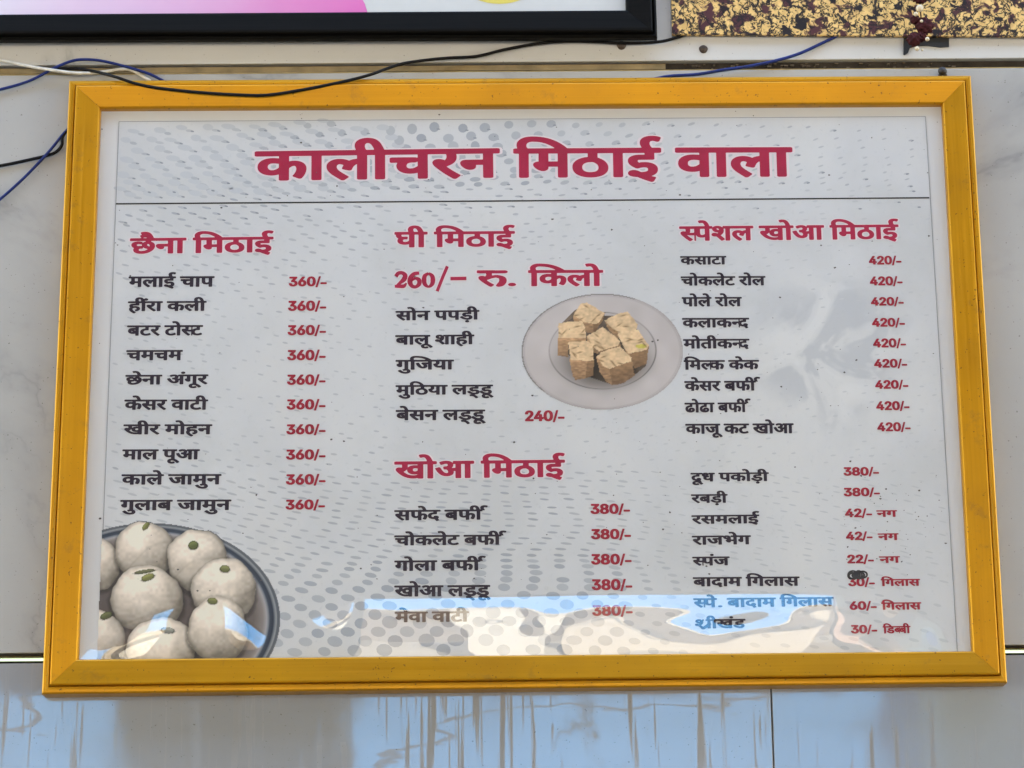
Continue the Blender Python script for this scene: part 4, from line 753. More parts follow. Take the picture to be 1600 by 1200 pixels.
T_OFF, H_OFF, I_OFF = 0.0145, 0.0155, 0.0165
for s, a in (('कालीचरन', (397.9, 236.6, 781, 231.6, 283)), ('मिठाई', (801.8, 232.2, 1033, 230.8, 278.2)), ('वाला', (1054.4, 230.7, 1238, 230, 277))):
    text('title_word', s, *a, m_crimson, T_OFF, halo=0.016, step=0.0055)
for s, a in (('छैना मिठाई', (203.2, 372.5, 427.5, 369.8, 397)), ('घी मिठाई', (616.3, 362.6, 804.5, 361, 387)), ('रू.', (745, 422.5, 808, 422, 448)), ('किलो', (825, 422.2, 942.5, 421.8, 447.5)),
             ('खोआ मिठाई', (616, 721.3, 882.7, 718.2, 748.5)), ('स्पेशल खोआ मिठाई', (1061, 353.8, 1403.7, 350.8, 376.8))):
    text('section_heading', s, *a, m_crimson, H_OFF, halo=0.018, step=0.0085)
ITEMS = [('मलाई चाप', 201, 432.2, 335.5, 431.6, 448.8), ('हींरा कली', 200, 471, 323, 470.3, 486.6), ('बटर टोस्ट', 198.8, 508.6, 317.5, 508, 524.8),
    ('चमचम', 197.5, 547.2, 286, 546.8, 563.4), ('छेना अंगूर', 196, 586, 325.8, 585, 601.4), ('केसर वाटी', 194.5, 624.5, 325.5, 624.3, 640.6), ('खीर मोहन', 193, 663.2, 332, 663, 679),
    ('माल पूआ', 191.3, 702.3, 312.5, 702, 718.4), ('काले जामुन', 190, 741.2, 346.3, 740.7, 757.6), ('गुलाब जामुन', 188, 781.2, 361.8, 780.6, 797.7),
    ('सोन पपड़ी', 618, 486, 749.3, 484.5, 501), ('बालू शाही', 617.5, 523.8, 741.3, 522.8, 539), ('गुजिया', 618, 562.5, 709.5, 562, 578), ('मुठिया लड्डू', 618, 602, 770.5, 601, 617.3),
    ('बेसन लड्डू', 618.3, 640.7, 758.3, 640, 657), ('सफेद बर्फी', 616, 797.2, 754, 796, 813.4), ('चोकलेट बर्फी', 616, 836.6, 783.3, 835.4, 852.5), ('गोला बर्फी', 616, 876, 750.7, 875, 892.4),
    ('खोआ लड्डू', 616, 915, 766, 914, 932.4), ('मेवा वाटी', 616.7, 956, 732.7, 955, 972.5),
    ('कसाटा', 1062.5, 400.4, 1134.8, 400, 413.8), ('चोकलेट रोल', 1063.4, 432, 1196, 431.4, 446.6), ('पोले रोल', 1065, 464.4, 1159, 464, 479.2), ('कलाकन्द', 1065.5, 497, 1170.5, 496.6, 512.2),
    ('मोतीकन्द', 1067, 530, 1171, 529.4, 545), ('मिल्क केक', 1068, 563, 1186, 562.4, 578), ('केसर बर्फी', 1069, 595.5, 1181, 595, 611), ('ढोढा बर्फी', 1069.4, 629.4, 1166.6, 628.8, 644.8),
    ('काजू कट खोआ', 1070.6, 662.3, 1240, 661.4, 678.2), ('दूध पकोड़ी', 1078.8, 739, 1201.2, 738, 752.8), ('रबड़ी', 1079.4, 772.5, 1136.8, 772, 786.2), ('रसमलाई', 1080.2, 805.2, 1186.4, 804, 819),
    ('राजभेग', 1080.8, 837.2, 1173.2, 836.4, 851.5), ('स्पंज', 1081.4, 870, 1140, 869.4, 884), ('बादाम गिलास', 1082.3, 902, 1249.3, 900.8, 916.6), ('स्पे. बादाम गिलास', 1083, 935, 1302.4, 932.8, 949.4),
    ('श्रीखंड', 1084.3, 968, 1164.8, 967, 982.4)]
for it in ITEMS: text('menu_item', *it, m_item, I_OFF)
for s, a in (('नग', (1368.9, 797.5, 1401.5, 797.2, 808)), ('नग', (1371, 833.6, 1403.9, 833.2, 844.4)), ('नग', (1373.2, 869.5, 1405.9, 869, 880)), ('गिलास', (1375.9, 905, 1437.4, 904.4, 916)),
             ('गिलास', (1376.7, 941.5, 1439.4, 941, 953)), ('डिब्बी', (1379, 978.6, 1422.5, 978, 990))):
    text('price_unit', s, *a, m_price, I_OFF)
PR = [('360/-', a, y, b_, yb) for a, y, b_, yb in ((451.3, 432.3, 510.8, 447.8), (450, 470, 510, 486), (449.5, 508, 509.5, 524), (449, 546.8, 509, 563.2), (448.5, 585.3, 508.8, 601.5),
      (448, 624, 508.8, 640.2), (447.5, 663, 508.8, 679), (447, 702.4, 508.8, 718.5), (446.8, 741, 508.8, 757.5), (446.3, 780.8, 508, 796.5))]
PR += [('240/-', 820, 641.5, 882, 658.5)]
PR += [('380/-', a, y, b_, yb) for a, y, b_, yb in ((922.3, 787.2, 984.3, 803.4), (923.3, 826.6, 985.7, 842.8), (923.3, 865.6, 986.7, 882.4), (924.3, 905, 987.7, 922.4), (925, 945.6, 988.3, 962.4))]
for k in range(9):
    PR.append(('420/-', 1357 + 1.65*k, (400, 432, 464.4, 497, 529, 561, 594, 627, 660)[k], 1408 + 1.8*k, (413.6, 446.2, 477.8, 510.8, 543.2, 574.8, 607.8, 641.2, 674.2)[k]))
PR += [('380/-', 1317.5, 730, 1373, 743.5), ('380/-', 1317.8, 762.2, 1374.4, 775.8), ('42/-', 1319.9, 794.6, 1362.2, 808.5), ('42/-', 1321.3, 830.7, 1363, 844.2), ('22/-', 1323.4, 866.6, 1365, 880.5),
       ('30/-', 1325, 902.4, 1366.5, 916.2), ('60/-', 1327, 939.5, 1369.4, 953.2), ('30/-', 1329, 976.5, 1370.3, 990)]
for s, a, y, b_, yb in PR: text('price', s, a, y, b_, y - (b_ - a)*0.008, yb, m_price, 0.031, fig=True)

# the heavy round figures of 260/- in the ghee heading, drawn stroke by stroke
def heavy():
    vs_, fs_, fm = [], [], []
    def add(pts, w, k=0):
        for mi, grow, d in ((1, 3.4, .00024), (0, 0, .00032)):
            P = np.array(pts, float)
            v, f = ribbon([(a, b_) for a, b_ in P], np.asarray(w, float) + grow)
            n = len(vs_); q = at(v[:, 0], v[:, 1], PY - d - 0.00001*k); vs_.extend(q); fs_.extend([[i + n for i in ff] for ff in f]); fm.extend([mi]*len(f))
    add([(618.5, 432), (622, 427.3), (628, 426.3), (633, 430), (631.5, 436), (625, 442), (618, 448)], [6, 6, 5.5, 7, 8, 5, 3])
    add([(616.8, 447.3), (624, 447.2), (631, 447), (635.2, 442.2)], [4.5, 6, 6, 2.5], 1)
    add([(655, 426.6), (647, 428), (641.5, 434), (640.6, 441), (644, 447), (650, 448), (655, 443.5), (654.6, 437.5), (649.5, 435), (643.5, 438)], [5, 6, 7.5, 8, 6, 5, 7, 7, 4.5, 3], 2)
    add([(669.5, 426.8), (664, 431), (662.6, 437.5), (664, 444), (669.5, 448), (675, 444), (676.4, 437.5), (675, 431), (669.5, 426.8)], [3.5, 6.5, 7.6, 6.5, 3.5, 6.5, 7.6, 6.5, 3.5], 3)
    add([(699, 416), (691, 435), (683, 455)], [5, 5, 5], 1)
    add([(703.8, 435.4), (716, 435.2), (728.8, 435)], [5.6, 5.6, 5.6], 2)
    return obj('section_heading', vs_, fs_, [m_crimson, m_halo], poster, ro, False, fm)
heavy()

# black felt pen scribble over the old price
def scribble():
    mb = MB()
    for k in range(9):
        cx = 1330 + 2.2*k + random.uniform(-1, 1); cy = 898.5 + random.uniform(-1.8, 1.8); rx, ry = random.uniform(5, 8), random.uniform(4, 7); a0 = random.uniform(0, 6)
        pts = [(cx + rx*math.cos(a0 + q), cy + ry*math.sin(a0 + q)*0.9) for q in np.linspace(0, 6.9, 9)]
        v, f = ribbon(pts, 2.6)
        mb.add(at(v[:, 0], v[:, 1], PY - 0.00036 - 0.00001*k), f)
    return mb.build('pen_scribble', simple('black_marker', (0.012, 0.011, 0.014), 0.45), poster, ro)
scribble()

# ------------------------------------------------------------------ the two printed photographs (pictures of sweets are part of the print)
def picture(name, x0, x1, y0, y1, fn, dy, step=1.15):
    nx, ny = int((x1 - x0)/step), int((y1 - y0)/step)
    X, Y = np.meshgrid(np.linspace(x0, x1, nx), np.linspace(y0, y1, ny))
    col, mask = fn(X, Y)
    V = at(X, Y, PY - dy).reshape(-1, 3)
    idx = np.arange(nx*ny).reshape(ny, nx); mk = mask
    keep = mk[:-1, :-1] | mk[1:, 1:] | mk[1:, :-1] | mk[:-1, 1:]
    F = np.stack([idx[1:, :-1], idx[1:, 1:], idx[:-1, 1:], idx[:-1, :-1]], -1)[keep]
    used = np.unique(F); remap = -np.ones(nx*ny, int); remap[used] = np.arange(len(used))
    return inked(name, V[used], remap[F], ink(col.reshape(-1, 3)[used]))

def vnoise(X, Y, s, seed=0):
    r = np.random.default_rng(seed); g = r.random((64, 64)); x, y = X/s, Y/s
    xi, yi = np.floor(x).astype(int), np.floor(y).astype(int); fx, fy = x - xi, y - yi; fx = fx*fx*(3 - 2*fx); fy = fy*fy*(3 - 2*fy)
    q = lambda i, j: g[j % 64, i % 64]
    return (q(xi, yi)*(1-fx) + q(xi+1, yi)*fx)*(1-fy) + (q(xi, yi+1)*(1-fx) + q(xi+1, yi+1)*fx)*fy

def sstep(a, b_, x): t = np.clip((x - a)/(b_ - a), 0, 1); return t*t*(3 - 2*t)

def milk_balls(X, Y):
    r = np.hypot((X - 235)/202, (Y - 967)/149)
    col = np.zeros(X.shape + (3,)); A = lambda c: np.array(c, float)
    col[:] = A((150, 140, 134)); sh = sstep(150, 420, X)*0.25 + sstep(900, 1030, Y)*0.1
    col = col*(1 - sh[..., None]*.6)
    stops = [(0.0, (88, 78, 76)), (.80, (104, 95, 92)), (.87, (134, 126, 124)), (.90, (162, 160, 162)), (.915, (118, 126, 136)), (.925, (62, 72, 86)), (.95, (50, 58, 72)), (.96, (108, 116, 124)), (.975, (148, 152, 156)), (.985, (84, 90, 98)), (1.0, (104, 108, 114)), (1.1, (96, 100, 106))]
    rs = [s[0] for s in stops]
    for k in range(3): col[..., k] = np.interp(r, rs, [s[1][k] for s in stops])
    mask = (r < 1.0)
    for i, (cx, cy, rx, ry) in enumerate(((150, 882, 37, 42), (226, 861, 47, 46), (308, 875, 47, 49), (350, 921, 51, 49), (229, 936, 57, 52), (146, 1004, 50, 54), (252, 1014, 54, 50), (340, 984, 47, 52))):
        wob = 1 + 0.025*np.sin(3*np.arctan2(Y - cy, X - cx) + i*1.7) + 0.015*np.sin(7*np.arctan2(Y - cy, X - cx) + i)
        wob = wob + (vnoise(X + 50*i, Y, 7, 6) - .5)*.045
        u, v = (X - cx)/rx/wob, (Y - cy)/ry/wob; d = u*u + v*v; ins = d < 1
        halo = (np.hypot(u, v - .08) < 1.13) & ~ins
        col[halo] *= (0.72 + 0.28*sstep(1.0, 1.13, np.hypot(u, v - .08)))[halo][:, None]
        n = np.sqrt(np.clip(1 - d, 0, 1)); l = np.clip(-0.25*u - 0.62*v + 0.74*n, 0, 1)
        tex = vnoise(X + i*31, Y + i*17, 4.5, 3) - .5 + (vnoise(X + i*9, Y, 15, 5) - .5)*1.3
        crease = np.exp(-((u*.5 + v*.9 - .22 + .25*np.sin(2.2*u + i))/.05)**2)*(0.05 if i in (1, 2, 3) else 0.0)
        s = 0.52 + 0.50*l + tex*0.085 - crease + .02*(i % 3 == 0)
        s *= 1 - 0.16*sstep(.72, 1.0, d); s = np.minimum(s, .985)
        c = A((248, 233, 218))*s[..., None]; c[..., 2] -= (1 - s)*6
        a = sstep(1.0, .965, d)[..., None]
        col = np.where(ins[..., None], c*a + col*(1 - a), col); mask |= ins
    for cx, cy, rx, ry, an, c in ((228, 822, 7.5, 4, -.9, (132, 134, 82)), (302, 852, 8, 7, -.3, (104, 112, 70)), (226, 893, 17, 3, -.15, (112, 114, 84)), (231, 902, 11, 5.2, -.35, (140, 140, 84)),
                                  (351.5, 889, 8, 6, .1, (126, 128, 84)), (332, 939, 8, 5.5, .1, (128, 130, 86)), (166, 962, 10, 5.5, -.4, (104, 108, 72)), (262, 985, 11, 5, .1, (150, 150, 140))):
        u = (X - cx)*math.cos(an) + (Y - cy)*math.sin(an); v = -(X - cx)*math.sin(an) + (Y - cy)*math.cos(an)
        d = np.hypot(u/rx, v/ry); ins = d < 1; col[(d < 1.2) & (v > 0) & ~ins] *= .82
        s = 0.85 + .25*sstep(.4, -.6, v/ry) - .35*sstep(.7, 1., d)
        col = np.where(ins[..., None], A(c)*s[..., None], col)
    edge = 186 - 33*(Y - 190)/846 - 1
    return np.clip(col, 8, 235), mask & (X > edge) & (Y > 812)
picture('sweets_picture', 150, 441, 812, 1034, milk_balls, 0.00020)

def inpoly(X, Y, P):
    r = np.zeros(X.shape, bool); n = len(P)
    for i in range(n):
        (x1, y1), (x2, y2) = P[i], P[(i+1) % n]
        c = ((y1 > Y) != (y2 > Y)) & (X < (x2 - x1)*(Y - y1)/(y2 - y1 + 1e-9) + x1); r ^= c
    return r

def flaky_cubes(X, Y):
    Z = lambda a, b_: (800 + a/5.455, 440 + b_/5.455)
    A = lambda c: np.array(c, float)
    r1 = np.hypot((X - 941)/125.5, (Y - 549.5)/90); r2 = np.hypot((X - 941.5)/83.5, (Y - 548)/60)
    ang = np.arctan2(Y - 549, X - 941)
    base = 197 - 8*r1 + (vnoise(X, Y, 22, 2) - .5)*12 + 4*np.sin(ang*2)
    col = base[..., None] + A((2, -5, -6))
    col -= (np.exp(-((r1 - .975)/.012)**2)*12)[..., None]
    col[r1 > .988] *= 0.90 - .18*(np.sin(ang*1.0 + .8)[r1 > .988][:, None] < -.2)
    ins = r2 < 1; col[ins] = (col*A((.955, .95, .945)))[ins]
    ring = np.exp(-((r2 - 1.0)/.011)**2)*(0.30 + .14*np.sin(ang*3 + 1)); col *= (1 - ring)[..., None]
    shade = np.exp(-(((X - 945)/66)**2 + ((Y - 566)/40)**2)**2)*.48; col *= (1 - shade)[..., None]*np.stack([np.ones_like(X), 1 - .03*shade, 1 - .1*shade], -1)
    cubes = [  # (top, front, side) outlines measured on the enlarged photograph
        ([(520, 285), (585, 190), (640, 178), (790, 268), (745, 350), (690, 362), (620, 345)], [(520, 285), (620, 345), (690, 362), (700, 440), (620, 430), (530, 360)], [(690, 362), (745, 350), (790, 268), (775, 330), (700, 440)]),
        ([(790, 330), (915, 268), (985, 255), (1070, 360), (1060, 410), (930, 440), (870, 420)], [(790, 330), (870, 420), (930, 440), (900, 500), (820, 400)], [(930, 440), (1060, 410), (1075, 470), (940, 510)]),
        ([(395, 350), (600, 335), (625, 400), (630, 478), (395, 480)], [(390, 478), (630, 478), (632, 515), (480, 520), (480, 645), (388, 632)], []),
        ([(895, 440), (1075, 410), (1165, 545), (1150, 580), (1000, 615), (960, 570)], [(960, 570), (1000, 615), (1050, 745), (1010, 690)], [(1000, 615), (1165, 550), (1150, 700), (1045, 745)]),
        ([(635, 465), (775, 385), (925, 510), (905, 545), (740, 595), (700, 560)], [(635, 465), (700, 560), (740, 595), (735, 620), (690, 600), (640, 500)], [(740, 595), (925, 520), (930, 560), (760, 640)]),
        ([(480, 515), (640, 505), (690, 540), (698, 665), (640, 680), (500, 665)], [(490, 660), (640, 680), (630, 825), (540, 840), (515, 800)], [(640, 680), (700, 660), (690, 800), (630, 828)]),
        ([(720, 640), (760, 600), (920, 550), (1020, 650), (1015, 680), (830, 745), (780, 720)], [(720, 640), (780, 720), (830, 745), (855, 885), (800, 850), (745, 760)], [(830, 745), (1020, 680), (1045, 800), (960, 860), (855, 885)])]
    hull = inpoly(X, Y, [Z(*q) for q in ((540, 240), (640, 200), (790, 290), (960, 290), (1060, 400), (1150, 560), (1140, 720), (1040, 800), (860, 880), (620, 800), (500, 640), (400, 560), (410, 370))])
    hs = (0.52 + (vnoise(X, Y, 9, 4) - .5)*.25)[..., None]*A((1, .90, .80)); col = np.where(hull[..., None], col*hs, col)
    t1 = vnoise(X, Y, 3.0, 8) - .5; t2 = vnoise(X*1.0, Y*3.2, 6, 9) - .5; t3 = vnoise(X, Y, 7, 12) - .5
    for k, (top, fr, sd) in enumerate(cubes):
        for P, c, str_ in ((fr, (178, 140, 106), .42), (sd, (148, 115, 86), .28), (top, (222, 190, 152), .13)):
            if not P: continue
            P = [Z(a + 0, b_) for a, b_ in P]
            m = inpoly(X + t1*1.2, Y + t3*1.4, P)
            s = 1 + t1*.12 + t2*str_*.75 + t3*.10 + (vnoise(X, Y, 40, k)-.5)*.08
            if P[0] != Z(*top[0]) or c[0] < 200:
                ys = Y[m]; 
                if len(ys): s = s*(1.05 - .25*(Y - ys.min())/max(ys.max() - ys.min(), 1))
            col[m] = (A(c)*s[..., None])[m]
        P = [Z(*q) for q in top]; m = inpoly(X, Y, P)
        r = np.random.default_rng(k + 3)
        xs, ys = X[m], Y[m]
        for j in range(5):
            q = r.integers(0, len(xs)); an = r.uniform(-.9, .9); u = (X - xs[q])*math.cos(an) + (Y - ys[q])*math.sin(an); v = -(X - xs[q])*math.sin(an) + (Y - ys[q])*math.cos(an)
            d = np.exp(-((u/4.5)**2 + (v/1.0)**2))*.42; col = np.where(m[..., None], col*(1 - d[..., None]*np.array((.9, 1, 1.15))), col)
    u = np.hypot((X - 1002)/9, (Y - 541)/3.2) < 1; col[u] = col[u]*np.array((.90, .98, .62))
    return np.clip(col, 10, 235), r1 < 1.0
picture('sweets_picture', 814, 1068, 458, 641, flaky_cubes, 0.00020)

# ------------------------------------------------------------------ clear plastic sheet, bulging at its lower edge
def film():
    nx, ny = 300, 260
    cs = [at(px, py, 0.006) for px, py in ((152, 166), (1476, 159), (1523, 1021), (118, 1034))]
    U, V = np.meshgrid(np.linspace(0, 1, nx), np.linspace(0, 1, ny)); V = np.where(V < .5, V, V)
    V = 1 - (1 - V)**1.35                                       # finer rows near the bottom
    P = ((1-U)*(1-V))[..., None]*cs[0] + (U*(1-V))[..., None]*cs[1] + (U*V)[..., None]*cs[2] + ((1-U)*V)[..., None]*cs[3]
    PX = (1-V)*(152 + U*1324) + V*(118 + U*1405); PYX = (1-V)*(166 - U*7) + V*(1034 - U*13)
    yt = np.interp(PX, [110, 200, 300, 350, 420, 480, 560, 1180, 1300, 1380, 1450, 1530], [1034, 980, 944, 950, 1010, 975, 938, 930, 932, 945, 975, 1030])
    dz = PYX - yt
    deg = math.radians(1)
    tau = 1.0*sstep(-26, 0, dz) + np.clip(dz, 0, 200)/26*2.2
    big = (vnoise(PX, PYX*3.4, 165, 21) - .5); mid = (vnoise(PX + PYX*.6, PYX*4.0, 85, 22) - .5)
    tau = tau + sstep(10, 40, dz)*(6.5*big + 4.6*mid)
    tau = np.clip(tau, -2, 7)*deg + (vnoise(PX, PYX, 330, 23) - .5)*0.5*deg
    # slope is integrated upwards from the lower edge, so that the sheet touches the rail there
    zc = P[..., 2]; dzv = np.abs(np.diff(zc, axis=0)); sl = np.tan((tau[1:] + tau[:-1])/2)*dzv
    hgt = np.zeros_like(zc); hgt[:-1] = np.cumsum(sl[::-1], axis=0)[::-1]
    hgt = hgt*1.0
    sidefade = sstep(0, .05, U)*sstep(0, .05, 1 - U)
    # gentle smoothing sideways keeps the bulge one continuous skin
    for _ in range(6): hgt[:, 1:-1] = (hgt[:, :-2] + 2*hgt[:, 1:-1] + hgt[:, 2:])/4
    P = P.copy(); P[..., 1] = 0.0075 - hgt*sstep(-.02, .04, U)*sstep(-.02, .04, 1 - U)
    idx = np.arange(nx*ny).reshape(ny, nx)
    F = np.stack([idx[1:, :-1], idx[1:, 1:], idx[:-1, 1:], idx[:-1, :-1]], -1).reshape(-1, 4)
    print('FILM bulge mm', hgt.max()*1000, 'min y', P[..., 1].min())
    return obj('plastic_sheet', P.reshape(-1, 3), F, film_mat(), root, ro, True)
film()

# grime flecks on the sheet
def flecks():
    vs_, fs_ = [], []
    for k in range(300):
        x = random.uniform(135, 1490); y = random.uniform(172, 930) if k < 250 else random.gauss(800, 40)
        if k >= 250: x = random.gauss(1390, 50)
        if not (150 < x < 1480 and 172 < y < 925): continue
        r = random.choice((.5, .5, .6, .7, .9, 1.4)); n = 7; a = np.linspace(0, 6.283, n, endpoint=False); q = r*(1 + RNG.uniform(-.35, .35, n))
        k0 = len(vs_); vs_.extend(at(x + q*np.cos(a)*1.3, y + q*np.sin(a), PY - 0.00034)); fs_.append(list(range(k0, k0 + n)))
    return obj('grime_flecks', vs_, fs_, simple('grime', (0.10, 0.09, 0.09), 0.9), poster, ro)
tag(flecks(), kind='stuff')

# ================================================================== BLACK FRAMED POSTER (upper left)
bf = thing('black_framed_poster', 'black framed poster with pink shape on white, cut off by the top edge', 'framed poster', tuple(at(500, 72, 0.0)))
bo = tuple(bf.location)
m_black, nt, bs = nodes('black_frame_lacquer')
g = noise(nt, coords(nt, (6, 60, 400)), 1.0, 4)
nt.links.new(ramp(nt, g, [(0.3, (0.004, 0.004, 0.004)), (0.75, (0.007, 0.0069, 0.0067))]), bs.inputs['Base Color']); bs.inputs['Roughness'].default_value = 0.5; bs.inputs['Specular IOR Level'].default_value = 0.06
HB = 0.60
ob_ = [None]*4; ib_ = [None]*4
ob_[3] = xz(at(-480, 61.5, 0.0)); ob_[2] = xz(at(1027.5, 55.5, 0.0)); ib_[3] = xz(at(-430, 25.0, 0.003)); ib_[2] = xz(at(978, 15.5, 0.003))
ob_[0] = (ob_[3][0] + .012, ob_[3][1] + HB); ob_[1] = (ob_[2][0] - .004, ob_[2][1] + HB); ib_[0] = (ib_[3][0] + .01, ob_[0][1] - .032); ib_[1] = (ib_[2][0] + .001, ob_[1][1] - .032)
prof_b = [(0, 0.0130), (0, 0.006), (0.02, 0.0045), (0.06, 0.0035), (0.10, 0.0042), (0.12, 0.0065), (0.14, 0.0060), (0.16, 0.0002), (0.20, -0.0008), (0.28, -0.0010), (0.9, 0.0014), (0.97, 0.0022), (1.0, 0.0046), (1.0, 0.0115)]
corner_frame('frame', ob_, ib_, prof_b, [m_black], bf, bo)
m_wp = simple('white_print', (0.52, 0.535, 0.53), 0.5, 0, .25, .03, 30)
b = MB(); q = inset(ib_, 0.008)
pp = obj('poster', [(x, 0.0104, z) for x, z in q] + [(x, 0.0113, z) for x, z in q], [[0, 1, 2, 3], [7, 6, 5, 4]] + [[i, 4+i, 4+(i+1) % 4, (i+1) % 4] for i in range(4)], m_wp, bf, bo)
m_pk, nt, bs = nodes('pink_print')
f_ = noise(nt, coords(nt), 9, 3)
sx = N(nt, 'ShaderNodeSeparateXYZ'); nt.links.new(coords(nt), sx.inputs[0])
xa, xb = float(at(-40, 10, .01)[0]), float(at(560, 10, .01)[0])
fx = mathn(nt, 'DIVIDE', mathn(nt, 'SUBTRACT', sx.outputs[0], xa), xb - xa)
fx = mathn(nt, 'ADD', fx, mathn(nt, 'MULTIPLY', mathn(nt, 'SUBTRACT', f_, 0.5), 0.25))
nt.links.new(ramp(nt, fx, [(0.0, tuple(ink((205, 198, 210)))), (0.45, tuple(ink((204, 168, 198)))), (0.8, tuple(ink((206, 128, 178)))), (1.0, tuple(ink((208, 104, 170))))]), bs.inputs['Base Color']); bs.inputs['Roughness'].default_value = .5
sweep = [(-420, 40), (575, 40), (574.5, 20), (570, 6), (560, -12), (545, -34), (520, -60), (470, -90), (380, -110), (-420, -120)]
obj('pink_shape', [at(a, b_, 0.0101) for a, b_ in sweep], [list(range(len(sweep)))[::-1]], m_pk, pp, bo)
el = [(780 + 62*math.cos(a), -34 + 40*math.sin(a)) for a in np.linspace(0, 2*math.pi, 40, endpoint=False)]
obj('yellow_ring', [at(a, b_, 0.0101) for a, b_ in el], [list(range(40))[::-1]], simple('yellow_print', tuple(ink((206, 192, 92))), .5), pp, bo)
el = [(780 + 44*math.cos(a), -40 + 38*math.sin(a)) for a in np.linspace(0, 2*math.pi, 40, endpoint=False)]
obj('yellow_ring', [at(a, b_, 0.0098) for a, b_ in el], [list(range(40))[::-1]], simple('pale_yellow_print', tuple(ink((214, 208, 150))), .5), pp, bo)

# ================================================================== MOTTLED GILT FRAME (upper right)
mf = thing('mottled_picture_frame', 'picture frame mottled cream, black and maroon, hanging at the upper right edge', 'picture frame', tuple(at(1330, 58, 0.015)))
mo = tuple(mf.location)
m_mot, nt, bs = nodes('mottled_lacquer')
p = coords(nt)
a1 = noise(nt, p, 110, 5, 0.6, 0.5); a2 = noise(nt, p, 62, 4, 0.55, 0.5); a3 = noise(nt, p, 170, 4, 0.6, 0.3)
c = ramp(nt, a3, [(0.40, (0.78, 0.53, 0.21)), (0.62, (0.62, 0.40, 0.15))])
c = mix(nt, ramp(nt, a2, [(0.53, 0.0), (0.575, 1.0)]), c, (0.075, 0.026, 0.032))
vv = mathn(nt, 'ABSOLUTE', mathn(nt, 'SUBTRACT', a1, 0.49))
c = mix(nt, ramp(nt, vv, [(0.022, 1.0), (0.040, 0.0)]), c, (0.016, 0.014, 0.016))
blot = noise(nt, p, 75, 4, .62, .8)
c = mix(nt, ramp(nt, blot, [(0.56, 0.0), (0.60, 1.0)]), c, (0.016, 0.014, 0.018))
nt.links.new(c, bs.inputs['Base Color']); bs.inputs['Roughness'].default_value = 0.3
MY = 0.0150
om = [None]*4; im_ = [None]*4
om[3] = xz(at(1050, 54, MY)); om[2] = xz(at(1880, 59, MY)); HM = 0.40
om[0] = (om[3][0] + .001, om[3][1] + HM); om[1] = (om[2][0], om[2][1] + HM)
wM = 0.055
im_[3] = (om[3][0] + wM, om[3][1] + wM); im_[2] = (om[2][0] - wM, om[2][1] + wM); im_[1] = (om[1][0] - wM, om[1][1] - wM); im_[0] = (om[0][0] + wM, om[0][1] - wM)
prof_m = [(0, MY + 0.0042), (0, MY + 0.0006), (0.010, MY), (0.93, MY), (0.98, MY + 0.0006), (1.0, MY + 0.0018), (1.0, MY + 0.0042)]
corner_frame('frame', om, im_, prof_m, [m_mot], mf, mo)
q = inset(im_, 0.01)
obj('picture_panel', [(x, MY + 0.0020, z) for x, z in q] + [(x, MY + 0.0030, z) for x, z in q], [[0, 1, 2, 3], [7, 6, 5, 4]] + [[i, 4+i, 4+(i+1) % 4, (i+1) % 4] for i in range(4)], simple('picture_print', (.4, .3, .22), .5, 0, .3, .3, 12), mf, mo)
# black hanging plate behind the frame's lower edge
pl = [(1412, 48), (1483, 48), (1483, 72.5), (1470, 73.5), (1450, 71), (1432, 71.5), (1422, 74), (1419, 82), (1413.5, 85.5), (1412, 84)]
v = [at(a, b_, WALL_Y - 0.0022) for a, b_ in pl] + [at(a, b_, WALL_Y - 0.0022) + np.array([0, 0.002, 0]) for a, b_ in pl]; n = len(pl)
obj('hanging_plate', v, [list(range(n))[::-1], [n + i for i in range(n)]] + [[i, (i+1) % n, n + (i+1) % n, n + i] for i in range(n)], simple('black_tape', (0.012, 0.012, 0.012), .5), mf, mo)

# garland of dried flowers hung over that frame
gl_ = thing('dried_garland', 'dark maroon dried flower garland end with pale beads over the mottled frame', 'garland', tuple(at(1443, 60, -0.012)))
go_ = tuple(gl_.location)
m_petal = simple('dried_petals', (0.045, 0.008, 0.010), 0.8, 0, .2, .5, 300)
m_bead = simple('pearly_bead', (0.62, 0.52, 0.36), 0.22, 0, .6, .15, 200)
def bloom(px, py, r_px, seed):
    rr = random.Random(seed); bm = bmesh.new(); bmesh.ops.create_icosphere(bm, subdivisions=4, radius=1)
    c0 = at(px, py, -0.010); R_ = r_px*0.00064
    ph = [rr.uniform(0, 6) for _ in range(6)]
    for q in bm.verts:
        d = q.co.normalized(); k = 1 + .13*math.sin(7*d.x + ph[0])*math.sin(8*d.z + ph[1]) + .10*math.sin(15*d.x + ph[2] + 4*d.z)*math.sin(13*d.y + ph[3]) + .06*math.sin(27*d.z + ph[4])
        q.co = Vector(c0) + Vector((d.x*R_*k, d.y*R_*.7*k, d.z*R_*k))
    bm.verts.index_update()
    o = obj('bloom', [q.co[:] for q in bm.verts], [[q.index for q in f.verts] for f in bm.faces], m_petal, gl_, go_, True); bm.free()
for i, a in enumerate(((1445, 41, 14.5), (1430, 31, 8), (1429, 61, 12), (1440, 57, 8.5), (1437, -6, 13), (1440, -24, 13))): bloom(*a, i)
b = MB(); b.tube(spline([at(1438, -70, -.008), at(1437, 0, -.008), at(1440, 40, -.008), at(1436, 66, -.008)]), .0007, 6); b.build('thread', m_petal, gl_, go_)
